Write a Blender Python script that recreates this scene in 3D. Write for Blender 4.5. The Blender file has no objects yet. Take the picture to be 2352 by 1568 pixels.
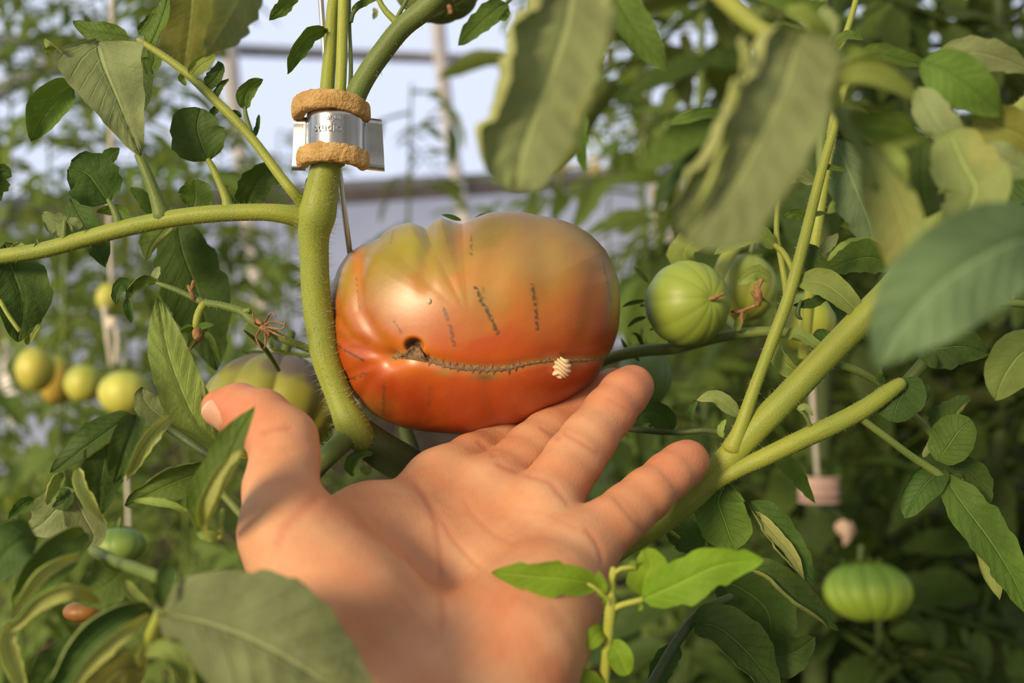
import bpy, bmesh, math, random
import numpy as np
from mathutils import Vector, Matrix

random.seed(7)
RNG = np.random.default_rng(11)
SC = bpy.context.scene
COL = SC.collection

# ------------------------------------------------------------------ camera
F = 2300.0                       # focal length in pixels of the 2352 x 1568 frame
CX, CY = 1176.0, 784.0
CAMZ, PITCH = 1.5, math.radians(-13.0)
CAM = np.array([0.0, 0.0, CAMZ])
RT = np.array([1.0, 0.0, 0.0])
FW = np.array([0.0, math.cos(PITCH), math.sin(PITCH)])
UP = np.array([0.0, -math.sin(PITCH), math.cos(PITCH)])
cd = bpy.data.cameras.new('camera')
cam = bpy.data.objects.new('camera', cd)
COL.objects.link(cam)
cam.location = CAM
cam.rotation_euler = (math.radians(90) + PITCH, 0, 0)
cd.sensor_width = 36.0
cd.lens = 36.0 * F / 2352.0
cd.clip_start = 0.01
cd.dof.use_dof = True
cd.dof.focus_distance = 0.335
cd.dof.aperture_fstop = 8.4
SC.camera = cam

# ------------------------------------------------------------------ sky, sun, exposure
wd = bpy.data.worlds.new('sky')
SC.world = wd
wd.use_nodes = True
wn = wd.node_tree
bgn = wn.nodes['Background']
bgn.inputs['Color'].default_value = (0.71, 0.77, 0.95, 1)
bgn.inputs['Strength'].default_value = 1.22
sl = bpy.data.lights.new('sun', 'SUN')
sun = bpy.data.objects.new('sun', sl)
COL.objects.link(sun)
sun.location = (-3, -3, 4)
SUN_AZ, SUN_EL = math.radians(-40), math.radians(27)       # from the left, behind the camera
sdir = Vector((math.sin(SUN_AZ) * math.cos(SUN_EL), -math.cos(SUN_AZ) * math.cos(SUN_EL), math.sin(SUN_EL)))
sun.rotation_euler = sdir.to_track_quat('Z', 'Y').to_euler()
sl.energy = 12.6
sl.angle = math.radians(16)
sl.color = (1.0, 0.79, 0.52)
SC.view_settings.view_transform = 'Standard'
SC.view_settings.look = 'None'
SC.view_settings.gamma = 1.0
SC.view_settings.use_curve_mapping = False
SC.view_settings.exposure = 0.04
SC.cycles.use_denoising = True
SC.cycles.max_bounces = 7
SC.cycles.transparent_max_bounces = 10

# ------------------------------------------------------------------ helpers
def P(px, py, d):
    px, py, d = np.asarray(px, float), np.asarray(py, float), np.asarray(d, float)
    return CAM + d[..., None] * FW + ((px - CX) / F * d)[..., None] * RT - ((py - CY) / F * d)[..., None] * UP

def proj(w):
    q = w - CAM
    d = q @ FW
    return CX + F * (q @ RT) / d, CY - F * (q @ UP) / d, d

ORG = {}
def org(o):
    return ORG.get(o.name, np.zeros(3)) if o is not None else np.zeros(3)

def mk(name, verts, faces, mat, parent=None, smooth=True, uv=None, col=None, mats=None, fmat=None):
    """one mesh object from WORLD coordinates; a child's mesh is stored relative to its thing's origin"""
    verts = np.asarray(verts, float) - org(parent)
    me = bpy.data.meshes.new(name)
    if isinstance(faces, np.ndarray):
        n, k = faces.shape
        me.vertices.add(len(verts)); me.vertices.foreach_set('co', verts.astype(np.float32).ravel())
        me.loops.add(n * k); me.loops.foreach_set('vertex_index', faces.astype(np.int32).ravel())
        me.polygons.add(n)
        me.polygons.foreach_set('loop_start', np.arange(0, n * k, k, dtype=np.int32))
        me.polygons.foreach_set('loop_total', np.full(n, k, np.int32))
        me.update(calc_edges=True)
    else:
        me.from_pydata([tuple(v) for v in verts], [], [tuple(int(i) for i in f) for f in faces])
    me.validate()
    if smooth:
        me.polygons.foreach_set('use_smooth', np.ones(len(me.polygons), bool))
    li = np.empty(len(me.loops), np.int32); me.loops.foreach_get('vertex_index', li)
    if uv is not None:
        l = me.uv_layers.new(name='UVMap')
        l.data.foreach_set('uv', np.asarray(uv, np.float32)[li].ravel())
    if col is not None:
        a = me.color_attributes.new('Col', 'FLOAT_COLOR', 'POINT')
        c = np.ones((len(verts), 4), np.float32); c[:, :3] = col
        a.data.foreach_set('color', c.ravel())
    for m in ([mat] if mats is None else mats):
        me.materials.append(m)
    if fmat is not None:
        me.polygons.foreach_set('material_index', np.asarray(fmat, np.int32))
    o = bpy.data.objects.new(name, me)
    COL.objects.link(o)
    if parent is not None:
        o.parent = parent
        ORG[o.name] = org(parent)
    return o

def tag(o, label, cat, group=None, kind=None):
    if label: o['label'] = label
    if cat: o['category'] = cat
    if group: o['group'] = group
    if kind: o['kind'] = kind
    return o

def thing(name, loc, label, cat, group=None):
    o = bpy.data.objects.new(name, None)
    COL.objects.link(o)
    o.empty_display_size = 0.02
    o.location = tuple(loc)
    ORG[o.name] = np.array(loc, float)
    return tag(o, label, cat, group)

def crom(c, n):
    """Catmull-Rom through the rows of c, n samples, about evenly spaced by chord"""
    c = np.asarray(c, float)
    k = len(c)
    if k == 2:
        t = np.linspace(0, 1, n)[:, None]
        return c[0] * (1 - t) + c[1] * t
    e = np.vstack([2 * c[0] - c[1], c, 2 * c[-1] - c[-2]])
    seg = np.linalg.norm(np.diff(c[:, :2], axis=0), axis=1) + 1e-6
    s = np.concatenate([[0], np.cumsum(seg)])
    q = np.linspace(0, s[-1], n)
    i = np.clip(np.searchsorted(s, q, 'right') - 1, 0, k - 2)
    t = ((q - s[i]) / seg[i])[:, None]
    p0, p1, p2, p3 = e[i], e[i + 1], e[i + 2], e[i + 3]
    return 0.5 * (2 * p1 + (p2 - p0) * t + (2 * p0 - 5 * p1 + 4 * p2 - p3) * t ** 2 + (3 * p1 - p0 - 3 * p2 + p3) * t ** 3)

def unit(v):
    return v / (np.linalg.norm(v, axis=-1, keepdims=True) + 1e-12)

def grid_faces(n, m, wrap=False):
    i = np.arange(n - 1)[:, None]; j = np.arange(m if wrap else m - 1)[None, :]
    j2 = (j + 1) % m
    a, b, c, d = i * m + j, i * m + j2, (i + 1) * m + j2, (i + 1) * m + j
    return np.stack(np.broadcast_arrays(a, b, c, d), -1).reshape(-1, 4)

def tube_geo(pts, rad, sides=10, cap=True):
    """swept tube along world points with parallel-transported frames"""
    pts = np.asarray(pts, float); rad = np.asarray(rad, float)
    if cap:
        t0, t1 = unit(pts[0] - pts[1]), unit(pts[-1] - pts[-2])
        pts = np.vstack([pts[0] + t0 * rad[0] * .55, pts[0] + t0 * rad[0] * .35, pts, pts[-1] + t1 * rad[-1] * .35, pts[-1] + t1 * rad[-1] * .55])
        rad = np.concatenate([[rad[0] * .05, rad[0] * .7], rad, [rad[-1] * .7, rad[-1] * .05]])
    n = len(pts)
    T = unit(np.gradient(pts, axis=0))
    a = np.cross(T[0], [0.3, 0.9, 0.2]); a = a / np.linalg.norm(a)
    A = np.zeros((n, 3)); A[0] = a
    for i in range(1, n):
        v = A[i - 1] - T[i] * (A[i - 1] @ T[i]); A[i] = v / (np.linalg.norm(v) + 1e-12)
    B = np.cross(T, A)
    th = np.linspace(0, 2 * np.pi, sides, endpoint=False)
    V = pts[:, None] + rad[:, None, None] * (np.cos(th)[None, :, None] * A[:, None] + np.sin(th)[None, :, None] * B[:, None])
    uv = np.stack(np.broadcast_arrays(np.linspace(0, 1, n)[:, None], th[None] / 6.2832), -1)
    return V.reshape(-1, 3), grid_faces(n, sides, True), uv.reshape(-1, 2)

def stalk(name, ctrl, mat, parent, n=None, sides=10):
    """ctrl rows: pixel x, pixel y, depth, radius in pixels"""
    c = np.asarray(ctrl, float)
    L = np.linalg.norm(np.diff(c[:, :2], axis=0), axis=1).sum()
    n = n or int(max(6, min(60, L / 14)))
    s = crom(c, n)
    w = P(s[:, 0], s[:, 1], s[:, 2])
    r = np.maximum(s[:, 3], 0.6) * s[:, 2] / F
    V, Q, uv = tube_geo(w, r, sides)
    return mk(name, V, Q, mat, parent, uv=uv)

def join_geo(parts):
    V, Q, U, o = [], [], [], 0
    for v, q, u in parts:
        V.append(v); Q.append(q + o); U.append(u); o += len(v)
    return np.vstack(V), np.vstack(Q), np.vstack(U)

def hairs(name, ctrl, mat, parent, count, lpx, sides_only=True, rs=1):
    """fine trichomes standing off a stalk: thin three-sided spikes, one uncountable mass"""
    r_ = np.random.default_rng(rs)
    s = crom(np.asarray(ctrl, float), 200)
    w = P(s[:, 0], s[:, 1], s[:, 2]); rr = s[:, 3] * s[:, 2] / F
    T = unit(np.gradient(w, axis=0))
    i = r_.integers(0, 200, count)
    th = r_.uniform(0, 2 * np.pi, count)
    A = unit(np.cross(T[i], FW)); B = np.cross(T[i], A)
    N = np.cos(th)[:, None] * A + np.sin(th)[:, None] * B
    base = w[i] + N * rr[i][:, None] * 0.97
    L = lpx * r_.uniform(.35, 1.0, count)[:, None] * s[i][:, 2:3] / F
    D = unit(N + T[i] * r_.normal(0, .28, count)[:, None] + r_.normal(0, .15, (count, 3)))
    tip = base + D * L
    wdt = 0.34 * s[i][:, 2:3] / F
    S = unit(np.cross(D, T[i])); Q2 = np.cross(D, S)
    v = np.stack([base + S * wdt, base - S * wdt * .5 + Q2 * wdt * .87, base - S * wdt * .5 - Q2 * wdt * .87, tip], 1).reshape(-1, 3)
    k = np.arange(count)[:, None] * 4
    f = np.concatenate([k + [0, 1, 3], k + [1, 2, 3], k + [2, 0, 3]], 0)
    o = mk(name, v, f, mat, parent)
    o['kind'] = 'stuff'
    return o

# ------------------------------------------------------------------ materials
def nt(name):
    m = bpy.data.materials.new(name); m.use_nodes = True
    t = m.node_tree; t.nodes.clear()
    out = t.nodes.new('ShaderNodeOutputMaterial')
    return m, t, out

def math_n(t, op, a, b=None, clamp=False):
    n = t.nodes.new('ShaderNodeMath'); n.operation = op; n.use_clamp = clamp
    for i, v in enumerate((a, b)):
        if v is None: continue
        if isinstance(v, (int, float)): n.inputs[i].default_value = v
        else: t.links.new(v, n.inputs[i])
    return n.outputs[0]

def mixc(t, fac, a, b, mode='MIX'):
    n = t.nodes.new('ShaderNodeMix'); n.data_type = 'RGBA'; n.blend_type = mode
    if isinstance(fac, (int, float)): n.inputs[0].default_value = fac
    else: t.links.new(fac, n.inputs[0])
    for i, v in ((6, a), (7, b)):
        if isinstance(v, tuple): n.inputs[i].default_value = (v + (1,))[:4]
        else: t.links.new(v, n.inputs[i])
    return n.outputs[2]

def smooth_n(t, v, lo, hi):
    n = t.nodes.new('ShaderNodeMapRange'); n.interpolation_type = 'SMOOTHSTEP'
    t.links.new(v, n.inputs[0]); n.inputs[1].default_value = lo; n.inputs[2].default_value = hi
    return n.outputs[0]

def noise_n(t, scale, detail=3, vec=None, rough=.55):
    n = t.nodes.new('ShaderNodeTexNoise'); n.inputs['Scale'].default_value = scale
    n.inputs['Detail'].default_value = detail; n.inputs['Roughness'].default_value = rough
    if vec is None:
        tc = t.nodes.new('ShaderNodeTexCoord'); vec = tc.outputs['Object']
    t.links.new(vec, n.inputs['Vector'])
    return n.outputs['Fac']

def bump_n(t, h, strength, dist=.001):
    b = t.nodes.new('ShaderNodeBump'); b.inputs['Strength'].default_value = strength; b.inputs['Distance'].default_value = dist
    t.links.new(h, b.inputs['Height'])
    return b.outputs[0]

def princ(t, out, color=None, rough=.5, spec=.5, **kw):
    p = t.nodes.new('ShaderNodeBsdfPrincipled')
    if color is not None:
        if isinstance(color, tuple): p.inputs['Base Color'].default_value = (color + (1,))[:4]
        else: t.links.new(color, p.inputs['Base Color'])
    p.inputs['Roughness'].default_value = rough
    p.inputs['Specular IOR Level'].default_value = spec
    for k, v in kw.items():
        p.inputs[k.replace('_', ' ')].default_value = v
    if out is not None: t.links.new(p.outputs[0], out.inputs[0])
    return p

def leaf_mat(name, top, under, vein=None, trans=.23, rough=.58, nv=9.0, blotch=None, spec=.18, veins=True, bump=.5):
    """a leaf: its own colour above, paler below, veins, light passing through the blade"""
    m, t, out = nt(name)
    uvn = t.nodes.new('ShaderNodeUVMap'); uvn.uv_map = 'UVMap'
    sx = t.nodes.new('ShaderNodeSeparateXYZ'); t.links.new(uvn.outputs[0], sx.inputs[0])
    u = sx.outputs[0]
    v = math_n(t, 'ABSOLUTE', math_n(t, 'MULTIPLY', math_n(t, 'SUBTRACT', sx.outputs[1], .5), 2.0))
    geo = t.nodes.new('ShaderNodeNewGeometry')
    oi = t.nodes.new('ShaderNodeObjectInfo')
    nz = noise_n(t, 55, 4)
    nz2 = noise_n(t, 420, 3)
    vein = vein or tuple(min(1, c * 1.9 + .03) for c in top)
    c = mixc(t, smooth_n(t, nz, .32, .7), tuple(x * .78 for x in top), tuple(x * 1.18 for x in top))
    if blotch:
        c = mixc(t, smooth_n(t, noise_n(t, 38, 3), .50, .64), c, blotch)
    h = None
    if veins:
        mid = math_n(t, 'SUBTRACT', 1.0, smooth_n(t, v, .015, .06))
        ph = math_n(t, 'MULTIPLY', math_n(t, 'SUBTRACT', u, math_n(t, 'MULTIPLY', math_n(t, 'POWER', v, .8), .24)), nv * 2 * math.pi)
        sn = math_n(t, 'SINE', ph)
        lat = math_n(t, 'MULTIPLY', smooth_n(t, sn, .93, 1.0), math_n(t, 'SUBTRACT', 1.0, smooth_n(t, v, .55, .98)))
        vm = math_n(t, 'MAXIMUM', mid, math_n(t, 'MULTIPLY', lat, .6))
        c = mixc(t, math_n(t, 'MULTIPLY', vm, .55), c, vein)
        h = math_n(t, 'ADD', math_n(t, 'MULTIPLY', vm, -.8), math_n(t, 'MULTIPLY', nz2, .5))
    cu = mixc(t, smooth_n(t, nz, .3, .7), tuple(x * .86 for x in under), tuple(x * 1.1 for x in under))
    c = mixc(t, geo.outputs['Backfacing'], c, cu)
    hs = t.nodes.new('ShaderNodeHueSaturation')
    t.links.new(c, hs.inputs['Color'])
    t.links.new(math_n(t, 'ADD', math_n(t, 'MULTIPLY', oi.outputs['Random'], .22), .93), hs.inputs['Value'])
    t.links.new(math_n(t, 'ADD', math_n(t, 'MULTIPLY', oi.outputs['Random'], .016), .496), hs.inputs['Hue'])
    c = hs.outputs[0]
    p = princ(t, None, c, rough, spec)
    if h is not None:
        b = bump_n(t, h, bump, .0011); t.links.new(b, p.inputs['Normal'])
    tr = t.nodes.new('ShaderNodeBsdfTranslucent')
    ct = mixc(t, 1.0, c, (1.25, 1.2, .45), 'MULTIPLY')
    t.links.new(ct, tr.inputs[0])
    mx = t.nodes.new('ShaderNodeMixShader'); mx.inputs[0].default_value = trans
    t.links.new(p.outputs[0], mx.inputs[1]); t.links.new(tr.outputs[0], mx.inputs[2])
    t.links.new(mx.outputs[0], out.inputs[0])
    return m

def stem_mat(name, a, b, scale=60, rough=.5, sss=.0, bump=.35):
    m, t, out = nt(name)
    tc = t.nodes.new('ShaderNodeTexCoord')
    uvn = t.nodes.new('ShaderNodeUVMap'); uvn.uv_map = 'UVMap'
    mp = t.nodes.new('ShaderNodeMapping'); mp.inputs['Scale'].default_value = (2.5, 9, 1)
    t.links.new(uvn.outputs[0], mp.inputs[0])
    st = noise_n(t, 2.2, 4, mp.outputs[0])
    c = mixc(t, smooth_n(t, noise_n(t, scale, 3), .3, .7), a, b)
    c = mixc(t, math_n(t, 'MULTIPLY', smooth_n(t, st, .48, .7), .35), c, tuple(x * .55 for x in a))
    p = princ(t, out, c, rough, .35)
    p.inputs['Sheen Weight'].default_value = .03
    p.inputs['Sheen Roughness'].default_value = .4
    p.inputs['Sheen Tint'].default_value = (.9, 1, .7, 1)
    t.links.new(bump_n(t, noise_n(t, 1500, 2), bump, .0005), p.inputs['Normal'])
    return m

def plain_mat(name, a, b=None, scale=40, rough=.6, spec=.4, bump=0, bscale=300, bdist=.001, **kw):
    m, t, out = nt(name)
    c = mixc(t, smooth_n(t, noise_n(t, scale, 4), .3, .7), a, b or tuple(x * .8 for x in a))
    p = princ(t, out, c, rough, spec, **kw)
    if bump:
        t.links.new(bump_n(t, noise_n(t, bscale, 4), bump, bdist), p.inputs['Normal'])
    return m

def attr_mat(name, rough, spec, bump, bscale, speck=None, **kw):
    """colour from the object's own colour attribute"""
    m, t, out = nt(name)
    at = t.nodes.new('ShaderNodeAttribute'); at.attribute_name = 'Col'
    c = at.outputs['Color']
    if speck:
        vz = t.nodes.new('ShaderNodeTexVoronoi'); vz.inputs['Scale'].default_value = speck[0]
        tc = t.nodes.new('ShaderNodeTexCoord'); t.links.new(tc.outputs['Object'], vz.inputs['Vector'])
        k = math_n(t, 'SUBTRACT', 1.0, smooth_n(t, vz.outputs['Distance'], .05, .12))
        c = mixc(t, math_n(t, 'MULTIPLY', k, speck[1]), c, speck[2])
    p = princ(t, out, c, rough, spec, **kw)
    if bump:
        t.links.new(bump_n(t, noise_n(t, bscale, 3), bump, .0004), p.inputs['Normal'])
    return m

M = {}
M['leaf'] = leaf_mat('leaf_green', (.105, .172, .028), (.33, .38, .11), bump=.8)
M['dark'] = leaf_mat('leaf_dark_green', (.064, .115, .023), (.25, .30, .085), bump=.8)
M['grey'] = leaf_mat('leaf_grey_green', (.225, .275, .115), (.42, .46, .17), bump=.6)
M['dull'] = leaf_mat('leaf_dull_green', (.180, .222, .095), (.36, .40, .15), bump=.8)
M['fary'] = leaf_mat('leaf_far_yellow', (.52, .40, .10), (.5, .4, .12), trans=.4, veins=False)
M['pale'] = leaf_mat('leaf_pale_green', (.245, .32, .075), (.40, .44, .13), bump=.6)
M['fresh'] = leaf_mat('leaf_fresh_green', (.22, .36, .030), (.30, .42, .08), trans=.4)
M['olive'] = leaf_mat('leaf_olive', (.18, .19, .040), (.34, .36, .11), blotch=(.22, .21, .05))
M['yellow'] = leaf_mat('leaf_yellowing', (.25, .31, .10), (.38, .42, .14), blotch=(.29, .30, .09))
M['blue'] = leaf_mat('leaf_blue_green', (.135, .205, .095), (.22, .28, .12), bump=.3)
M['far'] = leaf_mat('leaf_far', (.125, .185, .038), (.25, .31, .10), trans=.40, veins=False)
M['fard'] = leaf_mat('leaf_far_dark', (.055, .090, .018), (.13, .165, .05), trans=.28, veins=False)  # darker copy of the far green: the row's shade put into the colour
M['stem'] = stem_mat('stem_yellow_green', (.30, .34, .045), (.24, .30, .045))
M['stemd'] = stem_mat('stem_green', (.16, .22, .045), (.12, .175, .04))
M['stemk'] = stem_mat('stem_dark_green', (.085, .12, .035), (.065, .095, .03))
M['stemb'] = stem_mat('stem_bright', (.36, .40, .06), (.30, .36, .055))
M['hair'] = plain_mat('trichome', (.55, .58, .33), rough=.5)
M['dry'] = plain_mat('dried_brown', (.38, .21, .09), (.20, .10, .04), 400, .7, .3, .8, 900)
M['cork'] = plain_mat('cork_scar', (.33, .215, .12), (.19, .115, .06), 900, .85, .2, 1.0, 1800, .0006)
M['nub'] = plain_mat('dried_nub', (.74, .56, .34), (.52, .35, .18), 500, .7, .3, .6, 900)
M['foam'] = plain_mat('tan_foam', (.62, .41, .17), (.47, .28, .09), 180, .95, .1, 1.0, 900, .0012)
M['string'] = plain_mat('twine', (.62, .58, .48), (.5, .45, .36), 200, .8)

# ------------------------------------------------------------------ the greenhouse: soil, low side wall, film, rails
def box_geo(c, sx, sy, sz, ax=(1, 0, 0), ay=(0, 1, 0), az=(0, 0, 1), bev=.12):
    """bevelled bar: centre, full sizes, axes"""
    ax, ay, az = (np.asarray(a, float) / np.linalg.norm(a) for a in (ax, ay, az))
    bm = bmesh.new(); bmesh.ops.create_cube(bm, size=1.0)
    for v in bm.verts: v.co = Vector((v.co.x * sx, v.co.y * sy, v.co.z * sz))
    bmesh.ops.bevel(bm, geom=list(bm.edges), offset=min(sx, sy, sz) * bev, segments=2, affect='EDGES')
    V = np.array([v.co[:] for v in bm.verts]); Fs = [[v.index for v in f.verts] for f in bm.faces]
    bm.free()
    return np.asarray(c, float) + V[:, :1] * ax + V[:, 1:2] * ay + V[:, 2:] * az, Fs

m, t, out = nt('soil')
c = mixc(t, smooth_n(t, noise_n(t, 9, 6), .35, .65), (.030, .022, .015), (.062, .046, .030))
p = princ(t, out, c, .95, .1)
t.links.new(bump_n(t, noise_n(t, 40, 6), 1.0, .03), p.inputs['Normal'])
M['soil'] = m
gx, gy = np.meshgrid(np.linspace(-9, 11, 60), np.linspace(-6, 14, 60), indexing='ij')
gz = .015 * np.sin(gx * 7.1) * np.cos(gy * 6.3) + .02 * np.sin(gx * 2.9 + gy * 3.7)
fl = mk('floor', np.stack([gx, gy, gz], -1).reshape(-1, 3), grid_faces(60, 60), M['soil'])
tag(fl, None, None, kind='structure')

# the side wall runs from near left to far right
WP = np.array([-2.05, 4.0]); WD = np.array([1.228, 1.0]) / math.hypot(1.228, 1.0); WN = np.array([WD[1], -WD[0]])
def wallp(s, z, off=0.0):
    q = WP + WD * s + WN * off
    return np.array([q[0], q[1], z])
def wall_hit(px, py):
    """height and run on the wall plane behind a pixel"""
    r = P(px, py, 1.0) - CAM
    k = np.dot(WP - CAM[:2], WN) / np.dot(r[:2], WN)
    h = CAM + r * k
    return np.dot(h[:2] - WP, WD), h[2]

m, t, out = nt('greenhouse_film')
tp = t.nodes.new('ShaderNodeBsdfTransparent'); tp.inputs[0].default_value = (.97, .975, .98, 1)
tl = t.nodes.new('ShaderNodeBsdfTranslucent'); tl.inputs[0].default_value = (.9, .92, .95, 1)
mx = t.nodes.new('ShaderNodeMixShader'); mx.inputs[0].default_value = .16
t.links.new(tp.outputs[0], mx.inputs[1]); t.links.new(tl.outputs[0], mx.inputs[2])
gl = t.nodes.new('ShaderNodeBsdfGlossy'); gl.inputs['Roughness'].default_value = .2
mx2 = t.nodes.new('ShaderNodeMixShader'); mx2.inputs[0].default_value = .03
t.links.new(mx.outputs[0], mx2.inputs[1]); t.links.new(gl.outputs[0], mx2.inputs[2]); t.links.new(mx2.outputs[0], out.inputs[0])
M['film'] = m
m, t, out = nt('white_wall_sheet')
c = mixc(t, smooth_n(t, noise_n(t, 3, 3), .3, .7), (.84, .81, .81), (.76, .73, .74))
p = princ(t, None, c, .7, .2)
tl = t.nodes.new('ShaderNodeBsdfTranslucent'); t.links.new(c, tl.inputs[0])
mx = t.nodes.new('ShaderNodeMixShader'); mx.inputs[0].default_value = .75
t.links.new(p.outputs[0], mx.inputs[1]); t.links.new(tl.outputs[0], mx.inputs[2]); t.links.new(mx.outputs[0], out.inputs[0])
M['wallsheet'] = m
M['pipe'] = plain_mat('galvanised_pipe', (.42, .42, .43), (.33, .33, .34), 20, .45, .5, Metallic=.3)
M['pole'] = plain_mat('white_arch_pole', (.72, .70, .69), None, 10, .5)
M['railbrown'] = plain_mat('brown_rail', (.23, .19, .165), (.18, .145, .125), 15, .7)

SL, ZB = wall_hit(700, 449)          # the brown rail
SP, ZP = wall_hit(700, 121)          # the pipe above
wall = thing('wall_back', wallp(2, 0), None, None); wall['kind'] = 'structure'
def sheet(name, s0, s1, z0, z1, off, mat, wav=.01, nx=50, nz=10):
    s, z = np.meshgrid(np.linspace(s0, s1, nx), np.linspace(z0, z1, nz), indexing='ij')
    o_ = off + wav * np.sin(s * 5 + z * 2) * np.sin(z * 3)
    q = WP + WD * s[..., None] + WN * o_[..., None]
    return mk(name, np.concatenate([q, z[..., None]], -1).reshape(-1, 3), grid_faces(nx, nz), mat, wall)
sheet('wall_sheet', -3, 9, 0.0, ZB + .01, -.06, M['wallsheet'])
sheet('film_sheet', -3, 9, ZB, ZP, -.05, M['film'])
sheet('film_sheet', -3, 9, ZP, ZP + 1.6, -.04, M['film'])
def wbar(name, s0, s1, z, r, mat, off=0., slope=0):
    pts = np.array([wallp(s, z + slope * (s - s0), off) for s in np.linspace(s0, s1, 24)])
    V, Q, uv = tube_geo(pts, np.full(len(pts), r), 10)
    return mk(name, V, Q, mat, wall, uv=uv)
V, Fs = box_geo(wallp(3, ZB - .015, 0), 12, .05, .075, (WD[0], WD[1], 0), (WN[0], WN[1], 0))
mk('base_rail', V, Fs, M['railbrown'], wall, smooth=False)
V, Fs = box_geo(wallp(3, ZB + .040, -.01), 12, .04, .05, (WD[0], WD[1], 0), (WN[0], WN[1], 0))
mk('film_clamp_strip', V, Fs, M['pipe'], wall, smooth=False)
wbar('purlin_pipe', -3, 9, ZP, .030, M['pipe'])
wbar('low_wire', -3, 9, wall_hit(40, 875)[1], .014, M['pipe'], .02)
# arched poles: each leans over into the roof
for pxt, pyt, pxb, pyb in ((972, 20, 1050, 440), (-60, 20, -20, 480), (1440, 60, 1500, 400), (480, -140, 560, 460), (1800, 60, 1860, 400)):
    s0, z0 = wall_hit(pxb, pyb); s1, z1 = wall_hit(pxt, pyt)
    pts = [wallp(s0 + (s1 - s0) * k, z0 + (z1 - z0) * k, .02 + .10 * k * k) for k in np.linspace(-1.1, 1.9, 22)]
    pts = [q for q in pts if q[2] > 0.0]
    V, Q, uv = tube_geo(np.array(pts), np.full(len(pts), .038), 10)
    mk('arch_pole', V, Q, M['pole'], wall, uv=uv)
# diagonal brace seen at the far left
s0, z0 = wall_hit(-20, 215); s1, z1 = wall_hit(200, 95)
V, Q, uv = tube_geo(np.array([wallp(s0 - .3, z0 - .15, .12), wallp((s0 + s1) / 2, (z0 + z1) / 2, .12), wallp(s1, z1, .06)]), np.full(3, .035), 10)
mk('brace', V, Q, M['pipe'], wall, uv=uv)

# the arched film roof, out of the frame overhead: added, its film made dim, to cut the daylight
m, t, out = nt('roof_film')
tp = t.nodes.new('ShaderNodeBsdfTransparent'); tp.inputs[0].default_value = (.40, .395, .385, 1)
tl = t.nodes.new('ShaderNodeBsdfTranslucent'); tl.inputs[0].default_value = (.50, .48, .45, 1)
mx = t.nodes.new('ShaderNodeMixShader'); mx.inputs[0].default_value = .22
t.links.new(tp.outputs[0], mx.inputs[1]); t.links.new(tl.outputs[0], mx.inputs[2]); t.links.new(mx.outputs[0], out.inputs[0])
M['roof'] = m
sg, kk = np.meshgrid(np.linspace(-9, 10, 30), np.linspace(0, 1, 26), indexing='ij')
q = WP + WD * sg[..., None] + WN * (6.4 * kk)[..., None]
zz = ZP + 1.6 + 1.5 * np.sin(np.pi * kk)
rf = mk('ceiling', np.concatenate([q, zz[..., None]], -1).reshape(-1, 3), grid_faces(30, 26), M['roof'])
tag(rf, None, None, kind='structure')
sg, kk = np.meshgrid(np.linspace(-9, 10, 20), np.linspace(0, 1, 8), indexing='ij')
q = WP + WD * sg[..., None] + WN * 6.4
q = np.broadcast_to(q, sg.shape + (2,))
rw = mk('wall_right', np.concatenate([q, ((ZP + 1.6) * kk)[..., None]], -1).reshape(-1, 3), grid_faces(20, 8), M['roof'])
tag(rw, None, None, kind='structure')

# ------------------------------------------------------------------ leaves
def wprof(u, shape):
    if shape == 'tri':
        w = np.minimum(1, (u / .10) ** .6) * (1 - u) ** .72 * (1.05 - .1 * u)
    elif shape == 'round':
        w = np.sqrt(np.clip(1 - (2 * u - 1.02) ** 2, 0, 1)) * (1.05 - .12 * u)
    elif shape == 'long':
        w = (np.sin(np.pi * np.clip(u, 0, 1) ** .8)) ** .75
    elif shape == 'strap':
        w = np.minimum(1, (u / .13) ** .5) * np.minimum(1, ((1 - u) / .22) ** .55)
    else:                                           # ovate
        w = (u ** .55) * ((1 - u) ** .78) * 1.85
    return np.maximum(w, .012)

def leaf_geo(mid, w, alpha=0, cl=.25, cr=.25, shape='ovate', teeth=.17, nt_=5, wl=1., wr=1., seed=0, n=26, m=8, roll=1.6, puck=1.0, curlu=None, twist=0):
    """leaf blade lofted along a midrib (pixel x, y, depth): half-width w in pixels, turned alpha degrees about the
    midrib, edges curling by cl / cr radians towards the upper face; front face = upper face"""
    r_ = np.random.default_rng(seed + 5)
    c = crom(mid, n)
    Mw = P(c[:, 0], c[:, 1], c[:, 2])
    return blade(Mw, w * c[:, 2] / F, unit(CAM - Mw), alpha, cl, cr, shape, teeth, nt_, wl, wr, r_, m, roll, puck, curlu, twist)

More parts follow.
